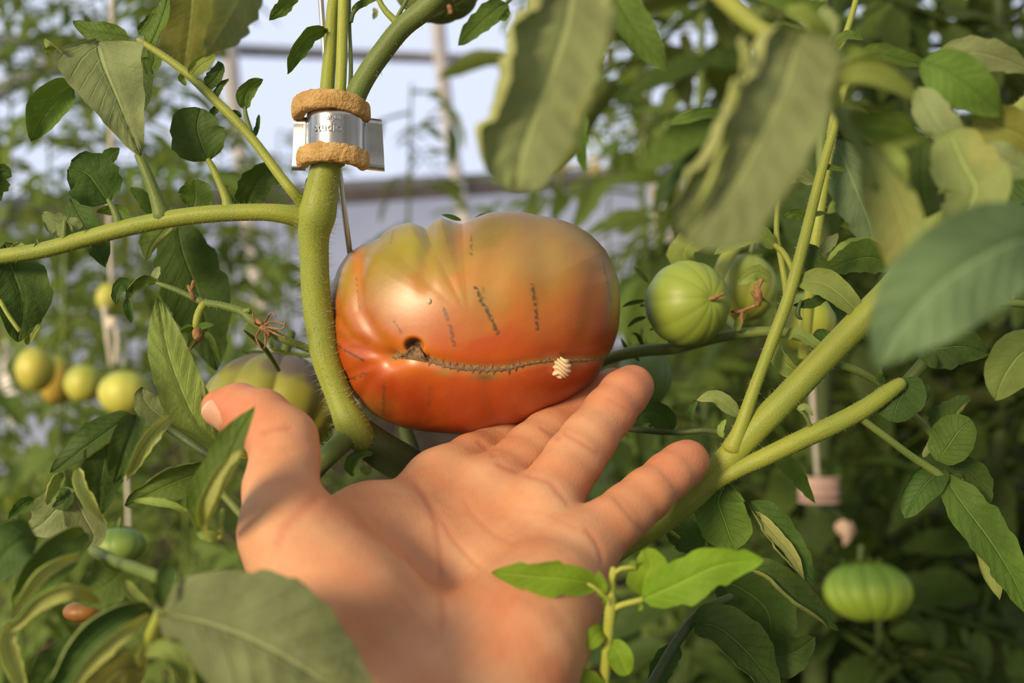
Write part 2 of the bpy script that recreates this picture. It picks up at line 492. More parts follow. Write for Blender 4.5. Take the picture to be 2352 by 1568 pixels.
def blade(Mw, hw0, face, alpha, cl, cr, shape, teeth, nt_, wl, wr, r_, m, roll, puck=1., curlu=None, twist=0):
    n = len(Mw)
    u = np.linspace(0, 1, n)
    T = unit(np.gradient(Mw, axis=0))
    B = unit(np.cross(T, face)); Nn = np.cross(B, T)
    a = np.radians(alpha + twist * (u - .5))[:, None]
    Bx = np.cos(a) * B + np.sin(a) * Nn; Nx = -np.sin(a) * B + np.cos(a) * Nn
    hw = np.broadcast_to(np.asarray(hw0, float), (n,))
    wp = wprof(u, shape)
    s = np.linspace(0, 1, 33)
    sides = []
    cu = np.ones(n) if curlu is None else np.interp(u, np.linspace(0, 1, len(curlu)), curlu)
    for sg, cc, wm in ((1, cr, wr), (-1, cl, wl)):
        ph = r_.uniform(0, 1)
        saw = (u * nt_ + ph) % 1.0
        amp = r_.uniform(.5, 1.5, nt_ + 2)[np.floor(u * nt_ + ph).astype(int)]
        s2_ = (u * nt_ * 3 + ph * 2) % 1.0
        tooth = 1 - teeth * (amp * np.minimum(saw * 1.25, (1 - saw) * 5) + .22 * np.minimum(s2_, (1 - s2_) * 4)) * np.clip(4 * u * 1.2, 0, 1) + teeth * .30
        tooth = 1 + (tooth - 1) * np.clip((1 - u) * 5, 0, 1)
        W = hw * wp * wm * tooth
        th = (cc * cu)[:, None] * (s[None] ** roll) * np.minimum(1, wp[:, None] * 1.6)
        x = np.concatenate([np.zeros((n, 1)), np.cumsum((np.cos(th)[:, 1:] + np.cos(th)[:, :-1]) / 2, 1)], 1) / 32 * W[:, None]
        z = np.concatenate([np.zeros((n, 1)), np.cumsum((np.sin(th)[:, 1:] + np.sin(th)[:, :-1]) / 2, 1)], 1) / 32 * W[:, None]
        k = np.linspace(0, 32, m).round().astype(int)
        sv = s[k][None]
        q = (u[:, None] - .24 * sv ** .8) * 9 * 2 * np.pi
        pz = puck * hw[:, None] * ((.045 * np.cos(q) * sv * (1.1 - sv) * 2.2) - .075 * np.exp(-(sv / .10) ** 2))
        pz = pz + puck * hw[:, None] * .10 * np.sin(u[:, None] * 12 + 3 * sg + 6 * ph) * sv ** 2
        sides.append((Mw[:, None] + sg * x[:, k, None] * Bx[:, None] + (z[:, k] + pz)[..., None] * Nx[:, None]))
    V = np.concatenate([sides[1][:, ::-1], sides[0][:, 1:]], 1)
    mm = 2 * m - 1
    uv = np.stack(np.broadcast_arrays(u[:, None], np.linspace(0, 1, mm)[None]), -1)
    return V.reshape(-1, 3), grid_faces(n, mm), uv.reshape(-1, 2)

_seed = [0]
def leaf(parent, mid, w, mat='leaf', alpha=0, cl=.3, cr=.3, shape='ovate', flip=False, name='leaf', label=None, rib=True, **kw):
    _seed[0] += 1
    L = np.linalg.norm(np.diff(np.asarray(mid, float)[:, :2], axis=0), axis=1).sum()
    kw.setdefault('n', int(max(14, min(48, L / 9)))); kw.setdefault('m', 8 if L > 120 else 6)
    big_ = max(cl, cr) >= .8
    if big_:                                   # strongly rolled edges show the pale underside
        cl, cr = (c_ * 2.3 if c_ >= .8 else c_ for c_ in (cl, cr)); w = w * 1.12
        kw.setdefault('roll', 2.3); kw['m'] = max(kw['m'], 10)
    V, Q, uv = leaf_geo(mid, w, alpha, cl, cr, shape, seed=_seed[0], **kw)
    if flip: Q = Q[:, ::-1].copy()
    o = mk(name, V, Q, M[mat], parent, uv=uv)
    if label: o['label'] = label
    return o

# ------------------------------------------------------------------ plants further back, each with its own stem and leaves
def compound(seed, lobes=6, size=1.0):
    """one drooping compound tomato leaf, unit length, stalk from the origin along +Y, upper face +Z"""
    r_ = np.random.default_rng(seed)
    n = 14
    y = np.linspace(0, 1, n)
    droop = r_.uniform(.25, .75)
    bend = r_.uniform(-.15, .15)
    ax = np.stack([bend * y ** 2, y * (1 - .18 * droop * y), .10 * y - droop * .62 * y ** 2], -1)
    parts = [tube_geo(ax, np.interp(y, [0, 1], [.016, .006]), 5)]
    T = unit(np.gradient(ax, axis=0))
    def lf(base, d, up, L, w):
        k = 9
        s = np.linspace(0, 1, k)[:, None]
        sag = np.array([0, 0, -1.0])
        Mw = base + d * L * s * (1 - .12 * s) + sag * L * r_.uniform(.15, .5) * s ** 2
        return blade(Mw, L * w, np.broadcast_to(up, Mw.shape), r_.uniform(-25, 25), r_.uniform(-.2, 1.1), r_.uniform(-.2, 1.1), 'ovate', .25, 4, 1, 1, r_, 3, 1.5, 0.5)
    up = np.array([0, 0, 1.0])
    parts.append(lf(ax[-1], unit(T[-1] + r_.normal(0, .15, 3)), up, r_.uniform(.34, .46), .26))
    for q, L in ((.34, .26), (.60, .33), (.84, .30), (.48, .10), (.72, .12)):
        i = int(q * (n - 1))
        for sg in (-1, 1):
            d = unit(T[i] * r_.uniform(.25, .7) + np.array([sg * 1.0, 0, 0]) + np.array([0, 0, r_.uniform(-.35, .25)]))
            base = ax[i] + d * .035
            parts.append(lf(base, d, unit(up + r_.normal(0, .2, 3)), L * r_.uniform(.75, 1.2), r_.uniform(.26, .34)))
    return join_geo(parts)

BANK = []
for k in range(9):
    V, Q, uv = compound(40 + k)
    o = mk('leaf', V, Q, M['far'], None, uv=uv)
    BANK.append(o.data)
    bpy.data.objects.remove(o)
BANKD = []
BANKY = []
for me in BANK:
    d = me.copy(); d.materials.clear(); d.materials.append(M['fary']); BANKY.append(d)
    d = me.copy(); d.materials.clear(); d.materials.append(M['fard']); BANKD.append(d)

def far_plant(label, ctrl, nleaf, size, mats=('stemd', 'far'), seed=0, name='tomato_plant', zlo=.12, group=None, spread=1.0, skip=None, thin=0.):
    """ctrl rows (px, py, depth, stem radius px) from the ground up; leaves turn round the stem and droop"""
    r_ = np.random.default_rng(100 + seed)
    c = np.asarray(ctrl, float)
    s = crom(c, 60)
    w = P(s[:, 0], s[:, 1], s[:, 2])
    if skip == 'world':                                  # rows are x, y, z, radius
        w = s[:, :3].copy(); s = np.stack([0 * s[:, 0], s[:, 2] * 0 + 500, 0 * s[:, 0] + F, s[:, 3]], 1); skip = None
    base = w[0].copy()
    root = thing(name, (base[0], base[1], base[2]), label, 'plant', group)
    V, Q, uv = tube_geo(w, s[:, 3] * s[:, 2] / F, 8)
    mk('stem', V, Q, M[mats[0]], root, uv=uv)
    bank = {'fard': BANKD, 'fary': BANKY}.get(mats[1], BANK)
    az = r_.uniform(0, 6.28)
    vis = np.nonzero((s[:, 1] < 1850) & (s[:, 1] > -330))[0]
    for i in range(nleaf):
        q = (i + r_.uniform(0, 1)) / nleaf
        k = int(vis[0] + q * (len(vis) - .01))
        k = min(k, 59)
        az += 2.4 + r_.normal(0, .35)
        px, py, dd = proj(w[k])
        if skip is not None and skip(px, py): continue
        if py < 210 and r_.uniform() < thin: continue
        o = bpy.data.objects.new('leaf', bank[r_.integers(0, len(bank))])
        COL.objects.link(o); o.parent = root
        sc = size * r_.uniform(.65, 1.2)
        rot = Matrix.Rotation(az, 4, 'Z') @ Matrix.Rotation(r_.uniform(-.35, .6), 4, 'X') @ Matrix.Rotation(r_.normal(0, .35), 4, 'Y')
        o.matrix_local = Matrix.Translation(Vector(w[k] - base)) @ rot @ Matrix.Diagonal((sc * spread, sc, sc, 1))
    return root

def gy_(px, d):
    """pixel row where the ground lies at depth d"""
    y = d * FW[1]                                   # horizontal distance
    v = np.array([0, y, 0.02]) - CAM
    return CY - F * (v @ UP) / (v @ FW)

def row(px0, d, top, px1=None, r=9, bend=0):
    g = gy_(px0, d)
    px1 = px0 if px1 is None else px1
    D = lambda py: d / (FW[1] - (py - CY) / F * UP[1]) * FW[1]          # a plumb stem, not one square to the lens
    return [(px0, g, D(g), r * 1.2), (px0 + bend, g * .6 + top * .4, D(g * .6 + top * .4), r),
            (px1 - bend * .5, g * .3 + top * .7, D(g * .3 + top * .7), r * .9), (px1, top, D(top), r * .55)]

FAR = [
 ('blurred tomato plant at the far left edge, reaching past the frame top', row(-30, 2.0, -160, 30, 4, 20), 74, .19, 'far'),
 ('blurred tall tomato plant behind the big grey-green leaf at upper left', row(215, 1.7, -200, 235, 5, -20), 72, .19, 'far'),
 ('blurred tall tomato plant against the film between the grey-green leaf and the clip', row(395, 2.05, -180, 430, 4, 15), 60, .19, 'far'),
 ('blurred short tomato plant whose top shows under the horizontal stem near the clip', row(560, 2.0, 390, 545, 4, 20), 44, .18, 'far'),
 ('blurred low tomato plant between the thick hairy stem and the dried flower truss', row(655, 1.6, 560, 660, 5, -20), 32, .17, 'far'),
 ('slender tomato plant with a bare hooked shoot tip against the film right of the clip', row(900, 2.5, 190, 945, 5, 20), 26, .22, 'far'),
 ('blurred tomato plant in the lower left corner near the low white wall', row(60, 1.5, 960, 40, 6, 10), 12, .15, 'far'),
 ('blurred tomato plant behind the cluster of pale tomatoes at left', row(170, 1.25, 560, 150, 7, 10), 20, .15, 'far'),
 ('blurred tomato plant behind the thumb and the pale leaf', row(400, 1.25, 640, 420, 7, -15), 26, .16, 'far'),
 ('blurred tall tomato plant beside the grey string, upper middle', row(1500, 2.1, -220, 1480, 9, 20), 46, .27, 'far'),
 ('far blurred tomato plant over the grey wall above the big tomato', row(1270, 3.2, -120, 1290, 6, -10), 40, .26, 'far'),
 ('blurred dense tomato plant behind the smooth round green tomato', row(1640, 1.5, -260, 1620, 12, 20), 52, .28, 'far'),
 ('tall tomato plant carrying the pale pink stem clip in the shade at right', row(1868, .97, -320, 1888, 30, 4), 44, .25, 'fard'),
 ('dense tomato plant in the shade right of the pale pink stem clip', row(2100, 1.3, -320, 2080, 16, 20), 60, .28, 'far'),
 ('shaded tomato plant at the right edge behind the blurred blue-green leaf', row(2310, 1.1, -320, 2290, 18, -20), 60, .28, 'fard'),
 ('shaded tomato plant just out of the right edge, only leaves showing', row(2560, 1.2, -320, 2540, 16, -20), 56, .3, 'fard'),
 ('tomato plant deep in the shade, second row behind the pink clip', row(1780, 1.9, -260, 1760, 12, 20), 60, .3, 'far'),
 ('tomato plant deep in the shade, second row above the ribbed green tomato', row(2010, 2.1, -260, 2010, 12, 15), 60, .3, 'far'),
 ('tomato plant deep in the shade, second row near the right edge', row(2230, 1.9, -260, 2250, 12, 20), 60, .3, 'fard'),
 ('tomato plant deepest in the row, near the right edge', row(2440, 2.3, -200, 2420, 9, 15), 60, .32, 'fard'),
 ('tomato plant deepest in the row, above the folded pale leaf at upper right', row(1930, 2.9, -160, 1930, 8, 15), 60, .32, 'far'),
 ('tomato plant deepest in the row, second from the right edge', row(2180, 3.0, -160, 2180, 8, 15), 60, .32, 'far'),
 ('tomato plant deepest in the row, behind the grey string', row(1640, 3.0, -160, 1650, 8, 15), 56, .3, 'far'),
 ('shaded low tomato plant below the little finger', row(1600, 1.0, 900, 1620, 14, 15), 34, .2, 'fard'),
 ('shaded low tomato plant under the ribbed green tomato', row(2010, .95, 1380, 2020, 14, 10), 26, .2, 'fard'),
]
for lab_, ctrl_, nl_, sz_, mt_ in (
 ('small-leaved tomato plant far back between the two left edge plants', row(110, 2.7, -150, 120, 3.5, 15), 60, .18, 'far'),
 ('small-leaved tomato plant far back, just left of the steel wire', row(690, 2.9, 300, 640, 3.5, 15), 36, .17, 'far'),
 ('small-leaved tomato plant far back behind the dangling dark leaf', row(310, 2.9, -150, 330, 3.5, 15), 62, .19, 'far'),
 ('small-leaved tomato plant far back behind the slanting petiole', row(480, 2.6, 330, 500, 3.5, -15), 40, .17, 'far'),
 ('low small-leaved tomato plant far back under the horizontal stem', row(330, 2.3, 470, 300, 5, 15), 24, .16, 'far')):
    FAR.append((lab_, ctrl_, nl_, sz_, mt_))
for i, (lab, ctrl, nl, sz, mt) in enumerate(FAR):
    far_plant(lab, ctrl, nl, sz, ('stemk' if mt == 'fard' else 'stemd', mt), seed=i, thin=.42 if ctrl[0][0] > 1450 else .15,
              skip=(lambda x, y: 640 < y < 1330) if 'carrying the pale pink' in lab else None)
far_plant('made-up yellow plant far back, in place of something sunlit outside, by the rolled leaf tip', row(1395, 3.0, 290, 1400, 4, 5), 26, .16, ('stemd', 'fary'), seed=61, skip=lambda x, y: y > 430)  # added plant; its yellow leaves stand for something sunlit beyond the film

# the row the photographer stands beside, seen only in the clip's steel and in the light it takes away
for i, (x, y) in enumerate(((.95, .35), (.95, -.15), (1.0, -.65), (.75, -1.1), (.2, -1.5))):
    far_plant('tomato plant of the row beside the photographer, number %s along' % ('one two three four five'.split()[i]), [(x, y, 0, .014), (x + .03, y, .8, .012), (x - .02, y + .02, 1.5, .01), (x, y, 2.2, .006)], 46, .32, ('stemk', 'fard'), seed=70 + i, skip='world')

# ------------------------------------------------------------------ the big ripening tomato
def sstep(x, a, b):
    t = np.clip((x - a) / (b - a), 0, 1); return t * t * (3 - 2 * t)

def pdist(px, py, line):
    """distance in pixels to a polyline and the run along it (0..1)"""
    l = np.asarray(line, float)
    best = np.full(px.shape, 1e9); run = np.zeros(px.shape)
    sl_ = np.linalg.norm(np.diff(l, axis=0), axis=1); tot = sl_.sum(); acc = 0
    for a, b, L in zip(l[:-1], l[1:], sl_):
        d = b - a
        t = np.clip(((px - a[0]) * d[0] + (py - a[1]) * d[1]) / (L * L + 1e-9), 0, 1)
        q = np.hypot(px - a[0] - t * d[0], py - a[1] - t * d[1])
        mkk = q < best
        best = np.where(mkk, q, best); run = np.where(mkk, (acc + t * L) / tot, run); acc += L
    return best, run

def fbm(x, y, z, sc, seed, octs=4):
    r_ = np.random.default_rng(seed); o = np.zeros(np.shape(x)); a = 1.0; tot = 0
    for k in range(octs):
        for j in range(4):
            d = r_.normal(size=3) * sc; ph = r_.uniform(0, 6.28)
            o = o + a * np.sin(d[0] * x + d[1] * y + d[2] * z + ph)
        tot += a * 2; a *= .55; sc *= 1.95
    return o / tot

def cube_sphere(n):
    a = np.tan(np.linspace(-1, 1, n) * np.pi / 4)
    gu, gv = np.meshgrid(a, a, indexing='ij'); o = np.ones_like(gu)
    Vs, Qs, k = [], [], 0
    for f in ((o, gu, gv), (-o, gv, gu), (gv, o, gu), (gu, -o, gv), (gu, gv, o), (gv, gu, -o)):
        Vs.append(np.stack(f, -1).reshape(-1, 3)); Qs.append(grid_faces(n, n) + k); k += n * n
    V = unit(np.vstack(Vs)); Q = np.vstack(Qs)
    key = np.round(V * 1e6).astype(np.int64)
    _, first, inv = np.unique(key, axis=0, return_index=True, return_inverse=True)
    inv = inv.ravel()
    return V[first], inv[Q]

TC = (1090.0, 742.0, .366)                       # centre: pixel and depth
TOUT = [(1427,700),(1422,640),(1395,575),(1350,532),(1300,507),(1240,492),(1180,485),(1130,487),(1095,497),(1065,507),(1040,504),(1015,499),(995,506),(975,516),(940,511),(905,521),(870,543),(830,558),(800,582),(775,620),(758,665),(750,710),(752,770),(765,820),(785,870),(815,915),(850,948),(900,975),(960,990),(1030,997),(1090,996),(1150,985),(1210,968),(1270,943),(1320,915),(1365,875),(1400,820),(1422,760)]
to = np.array(TOUT, float) - TC[:2]; to[:, 1] *= -1
tth = np.arctan2(to[:, 1], to[:, 0]); trr = np.hypot(to[:, 0], to[:, 1]) * .988
oo = np.argsort(tth); tth, trr = tth[oo], trr[oo]
def TR(th): return np.interp(th, np.concatenate([tth - 2 * np.pi, tth, tth + 2 * np.pi]), np.tile(trr, 3))
TD = .041                                        # half depth, metres
PXM = TC[2] / F
TCW = P(*TC)
GROOVES = [  # pixel line, depth mm, width px
 ([(979,500),(983,545),(976,620),(972,700)], 1.7, 20), ([(1058,498),(1052,545),(1048,640)], 1.5, 36),
 ([(861,540),(832,580),(818,640),(826,710),(861,770),(900,815)], 1.5, 18), ([(778,640),(768,720),(800,775),(893,820)], 1.1, 15),
 ([(752,690),(760,760),(800,800),(895,824)], .8, 12), ([(1240,492),(1255,600),(1262,740),(1280,822)], .8, 36), ([(1380,600),(1362,720),(1330,815)], .8, 28),
 ([(1140,520),(1128,640),(1120,760)], .6, 34),
 ([(785,868),(840,842),(895,826)], .6, 14), ([(820,925),(855,870),(900,828)], .6, 16), ([(905,970),(900,900),(912,832)], .5, 18), ([(1000,985),(985,900),(985,840)], .6, 24), ([(1150,980),(1130,910),(1120,855)], .6, 28)]
SCARL = [(901,821),(926,817),(954,820),(990,828),(1026,839),(1062,845),(1097,846),(1130,848),(1169,845),(1204,836),(1258,828),(1308,828),(1350,826),(1386,822)]
HOLE = (949, 795)

def t_raw(X, Y, Zs):
    """local metres for unit-sphere directions"""
    th = np.arctan2(Y, X); rho = np.hypot(X, Y)
    R = TR(th) * PXM
    rh = rho ** .96
    return np.stack([R * rh * np.cos(th), R * rh * np.sin(th), TD * np.sign(Zs) * np.abs(Zs) ** .93], -1)
def t_world(l): return TCW + l[:, :1] * RT + l[:, 1:2] * UP - l[:, 2:] * FW
def t_disp(px, py):
    d = np.zeros(px.shape)
    for line, dep, w in GROOVES:
        q, run = pdist(px, py, line)
        d += dep * 1e-3 * np.exp(-(q / w) ** 2) * (.5 + .5 * sstep(run, 0, .12)) * (1 - sstep(run, .35, 1.0) * (1 if line[-1][1] < 800 else .35))
    q, run = pdist(px, py, SCARL)
    d += .0011 * np.exp(-(q / 16) ** 2)
    q = np.hypot((px - HOLE[0]) / 1.15, py - HOLE[1])
    d += .0045 * (1 - sstep(q, 9, 23))
    d += .0016 * np.exp(-(np.hypot(px - 893, py - 823) / 30) ** 2)
    return d
SV, SQ = cube_sphere(150)
loc = t_raw(SV[:, 0], SV[:, 1], SV[:, 2])
nrm = unit(np.stack([SV[:, 0] / .14, SV[:, 1] / .10, SV[:, 2] / .085], -1))
w0 = t_world(loc); px, py, dd = proj(w0)
front = sstep(loc[:, 2], -.012, .004)
loc = loc - nrm * (t_disp(px, py) * front)[:, None]
# broad shallow swells between the lobes, all round
thv = np.arctan2(loc[:, 1], loc[:, 0])
loc = loc * (1 + .008 * np.sin(thv * 7 + 1) * (1 - front))[:, None]
TV = t_world(loc); px, py, dd = proj(TV)

def lerp(a, b, k): return np.asarray(a) * (1 - k[..., None]) + np.asarray(b) * k[..., None]
n1 = fbm(loc[:, 0], loc[:, 1], loc[:, 2], 75, 3); n2 = fbm(loc[:, 0], loc[:, 1], loc[:, 2], 260, 4); n3 = fbm(px, py, 0 * px, .28, 5, 3)
hgt = (py - 500) / 500 + n1 * .10 + .05 * np.sin(px / 37.0 + n1 * 3) * sstep(py, 500, 560)
hgt = hgt + .10 * sstep(px, 1180, 1400) * sstep(py, 600, 760)
c = lerp((.34, .27, .026), (.43, .25, .040), sstep(hgt, .02, .24))
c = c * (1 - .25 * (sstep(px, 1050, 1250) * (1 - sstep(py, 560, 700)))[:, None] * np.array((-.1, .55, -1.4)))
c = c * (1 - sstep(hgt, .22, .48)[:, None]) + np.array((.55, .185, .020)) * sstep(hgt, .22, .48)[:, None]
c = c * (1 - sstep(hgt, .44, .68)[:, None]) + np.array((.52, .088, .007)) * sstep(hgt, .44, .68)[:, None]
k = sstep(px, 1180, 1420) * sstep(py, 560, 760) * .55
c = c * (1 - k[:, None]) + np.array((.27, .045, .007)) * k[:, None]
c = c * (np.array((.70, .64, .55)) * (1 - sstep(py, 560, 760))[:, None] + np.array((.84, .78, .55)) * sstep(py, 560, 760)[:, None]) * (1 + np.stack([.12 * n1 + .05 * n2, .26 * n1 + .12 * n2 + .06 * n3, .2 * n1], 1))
# olive right flank and yellow-green lobes on the left shoulder, orange between them
def patch(cx, cy, rx, ry, colr, a):
    global c
    k = a * np.exp(-((px - cx) / rx) ** 2 - ((py - cy) / ry) ** 2) * front
    c = c * (1 - k[:, None]) + np.array(colr) * k[:, None]
patch(940, 560, 45, 60, (.36, .34, .02), .6); patch(1000, 590, 40, 60, (.36, .30, .03), .4); patch(880, 600, 40, 45, (.36, .30, .03), .5)
patch(822, 610, 12, 60, (.60, .16, .02), .7); patch(1410, 660, 20, 70, (.27, .25, .04), .6); patch(790, 640, 22, 50, (.38, .30, .03), .6)
patch(1250, 600, 90, 60, (.38, .26, .05), .5); patch(1062, 540, 22, 60, (.50, .20, .03), .5)
patch(1120, 660, 50, 60, (.44, .30, .05), .35); patch(950, 815, 55, 38, (.72, .26, .015), .65); patch(890, 830, 40, 26, (.72, .17, .02), .5)
patch(1115, 862, 42, 12, (.22, .18, .03), .55); patch(1115, 866, 20, 9, (.06, .06, .02), .6); patch(1020, 855, 22, 10, (.25, .20, .03), .6)
patch(850, 935, 60, 26, (.30, .17, .03), .5)
q, run = pdist(px, py, SCARL)
k = .55 * np.exp(-(q / 11) ** 2) * front; c = c * (1 - k[:, None]) + np.array((.40, .26, .03)) * k[:, None]
STREAK = [([(1093,660),(1106,690),(1119,712),(1133,742),(1147,770)], 5, 1.), ([(1224,655),(1228,680),(1231,703),(1235,755)], 5, .9), ([(1083,540),(1083,585)], 3, .6),
 ([(1020,708),(1029,735),(1036,750),(1043,792)], 4.5, .75), ([(904,735),(924,765)], 3, .75), ([(819,630),(826,710)], 2.5, .55), ([(750,762),(783,799),(836,828)], 3.5, .85),
 ([(794,878),(815,868),(842,857)], 5, .8), ([(883,878),(881,952)], 5, .6), ([(990,890),(986,930)], 5, .3), ([(1386,600),(1404,690)], 3, .5), ([(898,560),(905,530)], 2.5, .4), ([(1110,660),(1112,685)], 3, .4)]
sk = np.zeros(len(px))
for line, w_, a_ in STREAK:
    q, run = pdist(px + 3 * n3, py, line)
    sk = np.maximum(sk, a_ * (1 - sstep(q, w_ * .35, w_ * 1.3)) * sstep(n3 + .25, -.28, .12))
sk *= front
c = c * (1 - sk[:, None] * .88) + np.array((.035, .04, .012)) * sk[:, None] * .88
q = np.hypot((px - HOLE[0]) / 1.1, py - HOLE[1])
k = (1 - sstep(q, 14, 20)) * front
c = c * (1 - k[:, None]) + np.array((.10, .06, .03)) * k[:, None]
c = np.clip(c, .003, 1)
M['tomato'] = attr_mat('ripening_tomato_skin', .39, .74, .05, 900, (900, .35, (.62, .48, .22)), Subsurface_Weight=.04, Subsurface_Scale=.003, Coat_Weight=.20, Coat_Roughness=.36)
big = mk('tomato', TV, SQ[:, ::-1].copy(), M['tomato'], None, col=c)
tag(big, 'huge ribbed orange-red tomato with green shoulders and corky scar, on the fingers', 'tomato')
from mathutils.bvhtree import BVHTree
TBVH = BVHTree.FromPolygons([tuple(v) for v in TV], [tuple(int(i) for i in f) for f in SQ])
def t_surf(px, py, lift=0.0):
    """points on the tomato's skin behind given pixels, lifted along its normal"""
    r = []; dirs = unit(P(px, py, np.ones(np.shape(px))) - CAM)
    for d in np.atleast_2d(dirs):
        h, nn, i, L = TBVH.ray_cast(Vector(CAM), Vector(d))
        if h is None: r.append(P(TC[0], TC[1], TC[2])); continue
        nn = np.array(nn); nn = nn if nn @ d < 0 else -nn
        r.append(np.array(h) + nn * lift)
    return np.array(r)
# corky zipper scar: a spiny-edged strip lying on the skin
r_ = np.random.default_rng(3)
ns = 150
sc_ = crom(SCARL, ns); tn = unit(np.gradient(sc_, axis=0)); nr = np.stack([-tn[:, 1], tn[:, 0]], -1)
hw = np.interp(np.linspace(0, 1, ns), [0, .02, .05, .09, .13, .17, .22, .4, .56, .64, .70, .78, .9, 1], [2, 7, 7, 15, 15, 7, 6, 7.5, 6.5, 3.5, 2.5, 4, 3.5, 1.2])
rows = []
ups = hw * (1 + 2.0 * (np.arange(ns) % 5 == 0) * r_.uniform(.2, 1, ns)) * r_.uniform(.8, 1.15, ns)
dns = hw * (1 + 2.0 * (np.arange(ns) % 5 == 2) * r_.uniform(.2, 1, ns)) * r_.uniform(.8, 1.15, ns)
dns = np.where((sc_[:, 0] > 925) & (sc_[:, 0] < 980), 9, dns); ups = np.where((sc_[:, 0] > 928) & (sc_[:, 0] < 978), 27 * (1 - (np.abs(sc_[:, 0] - 953) / 27) ** 3) + r_.uniform(-2, 2, ns), ups)
for off, lift in ((-1, -.0002), (-.55, .0004), (0, .0006), (.55, .0004), (1, -.0002)):
    o_ = np.where(off < 0, ups, dns) * off
    q = sc_ + nr * o_[:, None]
    inh = (sc_[:, 0] > 926) & (sc_[:, 0] < 980) & (off < 0)
    rows.append(np.array([t_surf(a[:1], a[1:], lift + (.0016 if h_ else 0))[0] for a, h_ in zip(q, inh)]))
V = np.stack(rows, 1).reshape(-1, 3)
mk('blossom_scar', V, grid_faces(ns, 5), M['cork'], big)
# dried blossom end: a small wrinkled ball with swirling ridges
V, Q = cube_sphere(40)
aa = np.arctan2(V[:, 1], V[:, 0] + .2) + 2.2 * V[:, 2]
rdg = np.sin(V[:, 0] * 5 + V[:, 1] * 14 + 2.5 * np.sin(V[:, 0] * 3 + V[:, 1]))
rr = 1 + .09 * rdg
rr = rr * (1 + .3 * np.exp(-((V[:, 0] + .75) ** 2 + (V[:, 1] + .6) ** 2) / .08))
q = V * rr[:, None] * np.array((.0029, .0035, .0026))
nc = t_surf(np.array([1285.]), np.array([843.]), .0016)[0]
mk('dried_blossom_end', nc + q[:, :1] * RT + q[:, 1:2] * UP - q[:, 2:] * FW, Q[:, ::-1].copy(), attr_mat('dried_nub_skin', .7, .3, .5, 1500), big, col=lerp(np.array((.50, .34, .19)), np.array((.76, .58, .36)), sstep(rdg, -.8, .2)))
# the tip of one sepal showing over the top, the other sepals and the fruit stalk behind
def sepal(parent, mid, w, mat='leaf', **kw):
    return leaf(parent, mid, w, mat, kw.pop('alpha', 20), .5, .5, 'long', name='sepal', teeth=0, puck=.3, **kw)
sepal(big, [(1060, 506, .372), (1035, 497, .370), (1014, 493, .3695)], 6)
sepal(big, [(1080, 520, .392), (1110, 500, .392), (1150, 505, .394)], 10)
stalk('fruit_stalk', [(1050, 530, .388, 14), (1020, 560, .398, 13), (960, 640, .405, 13), (930, 760, .402, 13)], M['stemd'], big)
# a water drop on the skin, made as an opaque cream bump
V, Q = cube_sphere(12)
q = V * np.array((.00080, .0010, .0007)); dc = t_surf(np.array([986.]), np.array([692.]), .0001)[0]
M['water_drop'] = plain_mat('cream_water_drop', (.66, .55, .30), None, 90, .25, .6)
mk('cream_water_drop', dc + q[:, :1] * RT + q[:, 1:2] * UP - q[:, 2:] * FW, Q[:, ::-1].copy(), M['water_drop'], big)

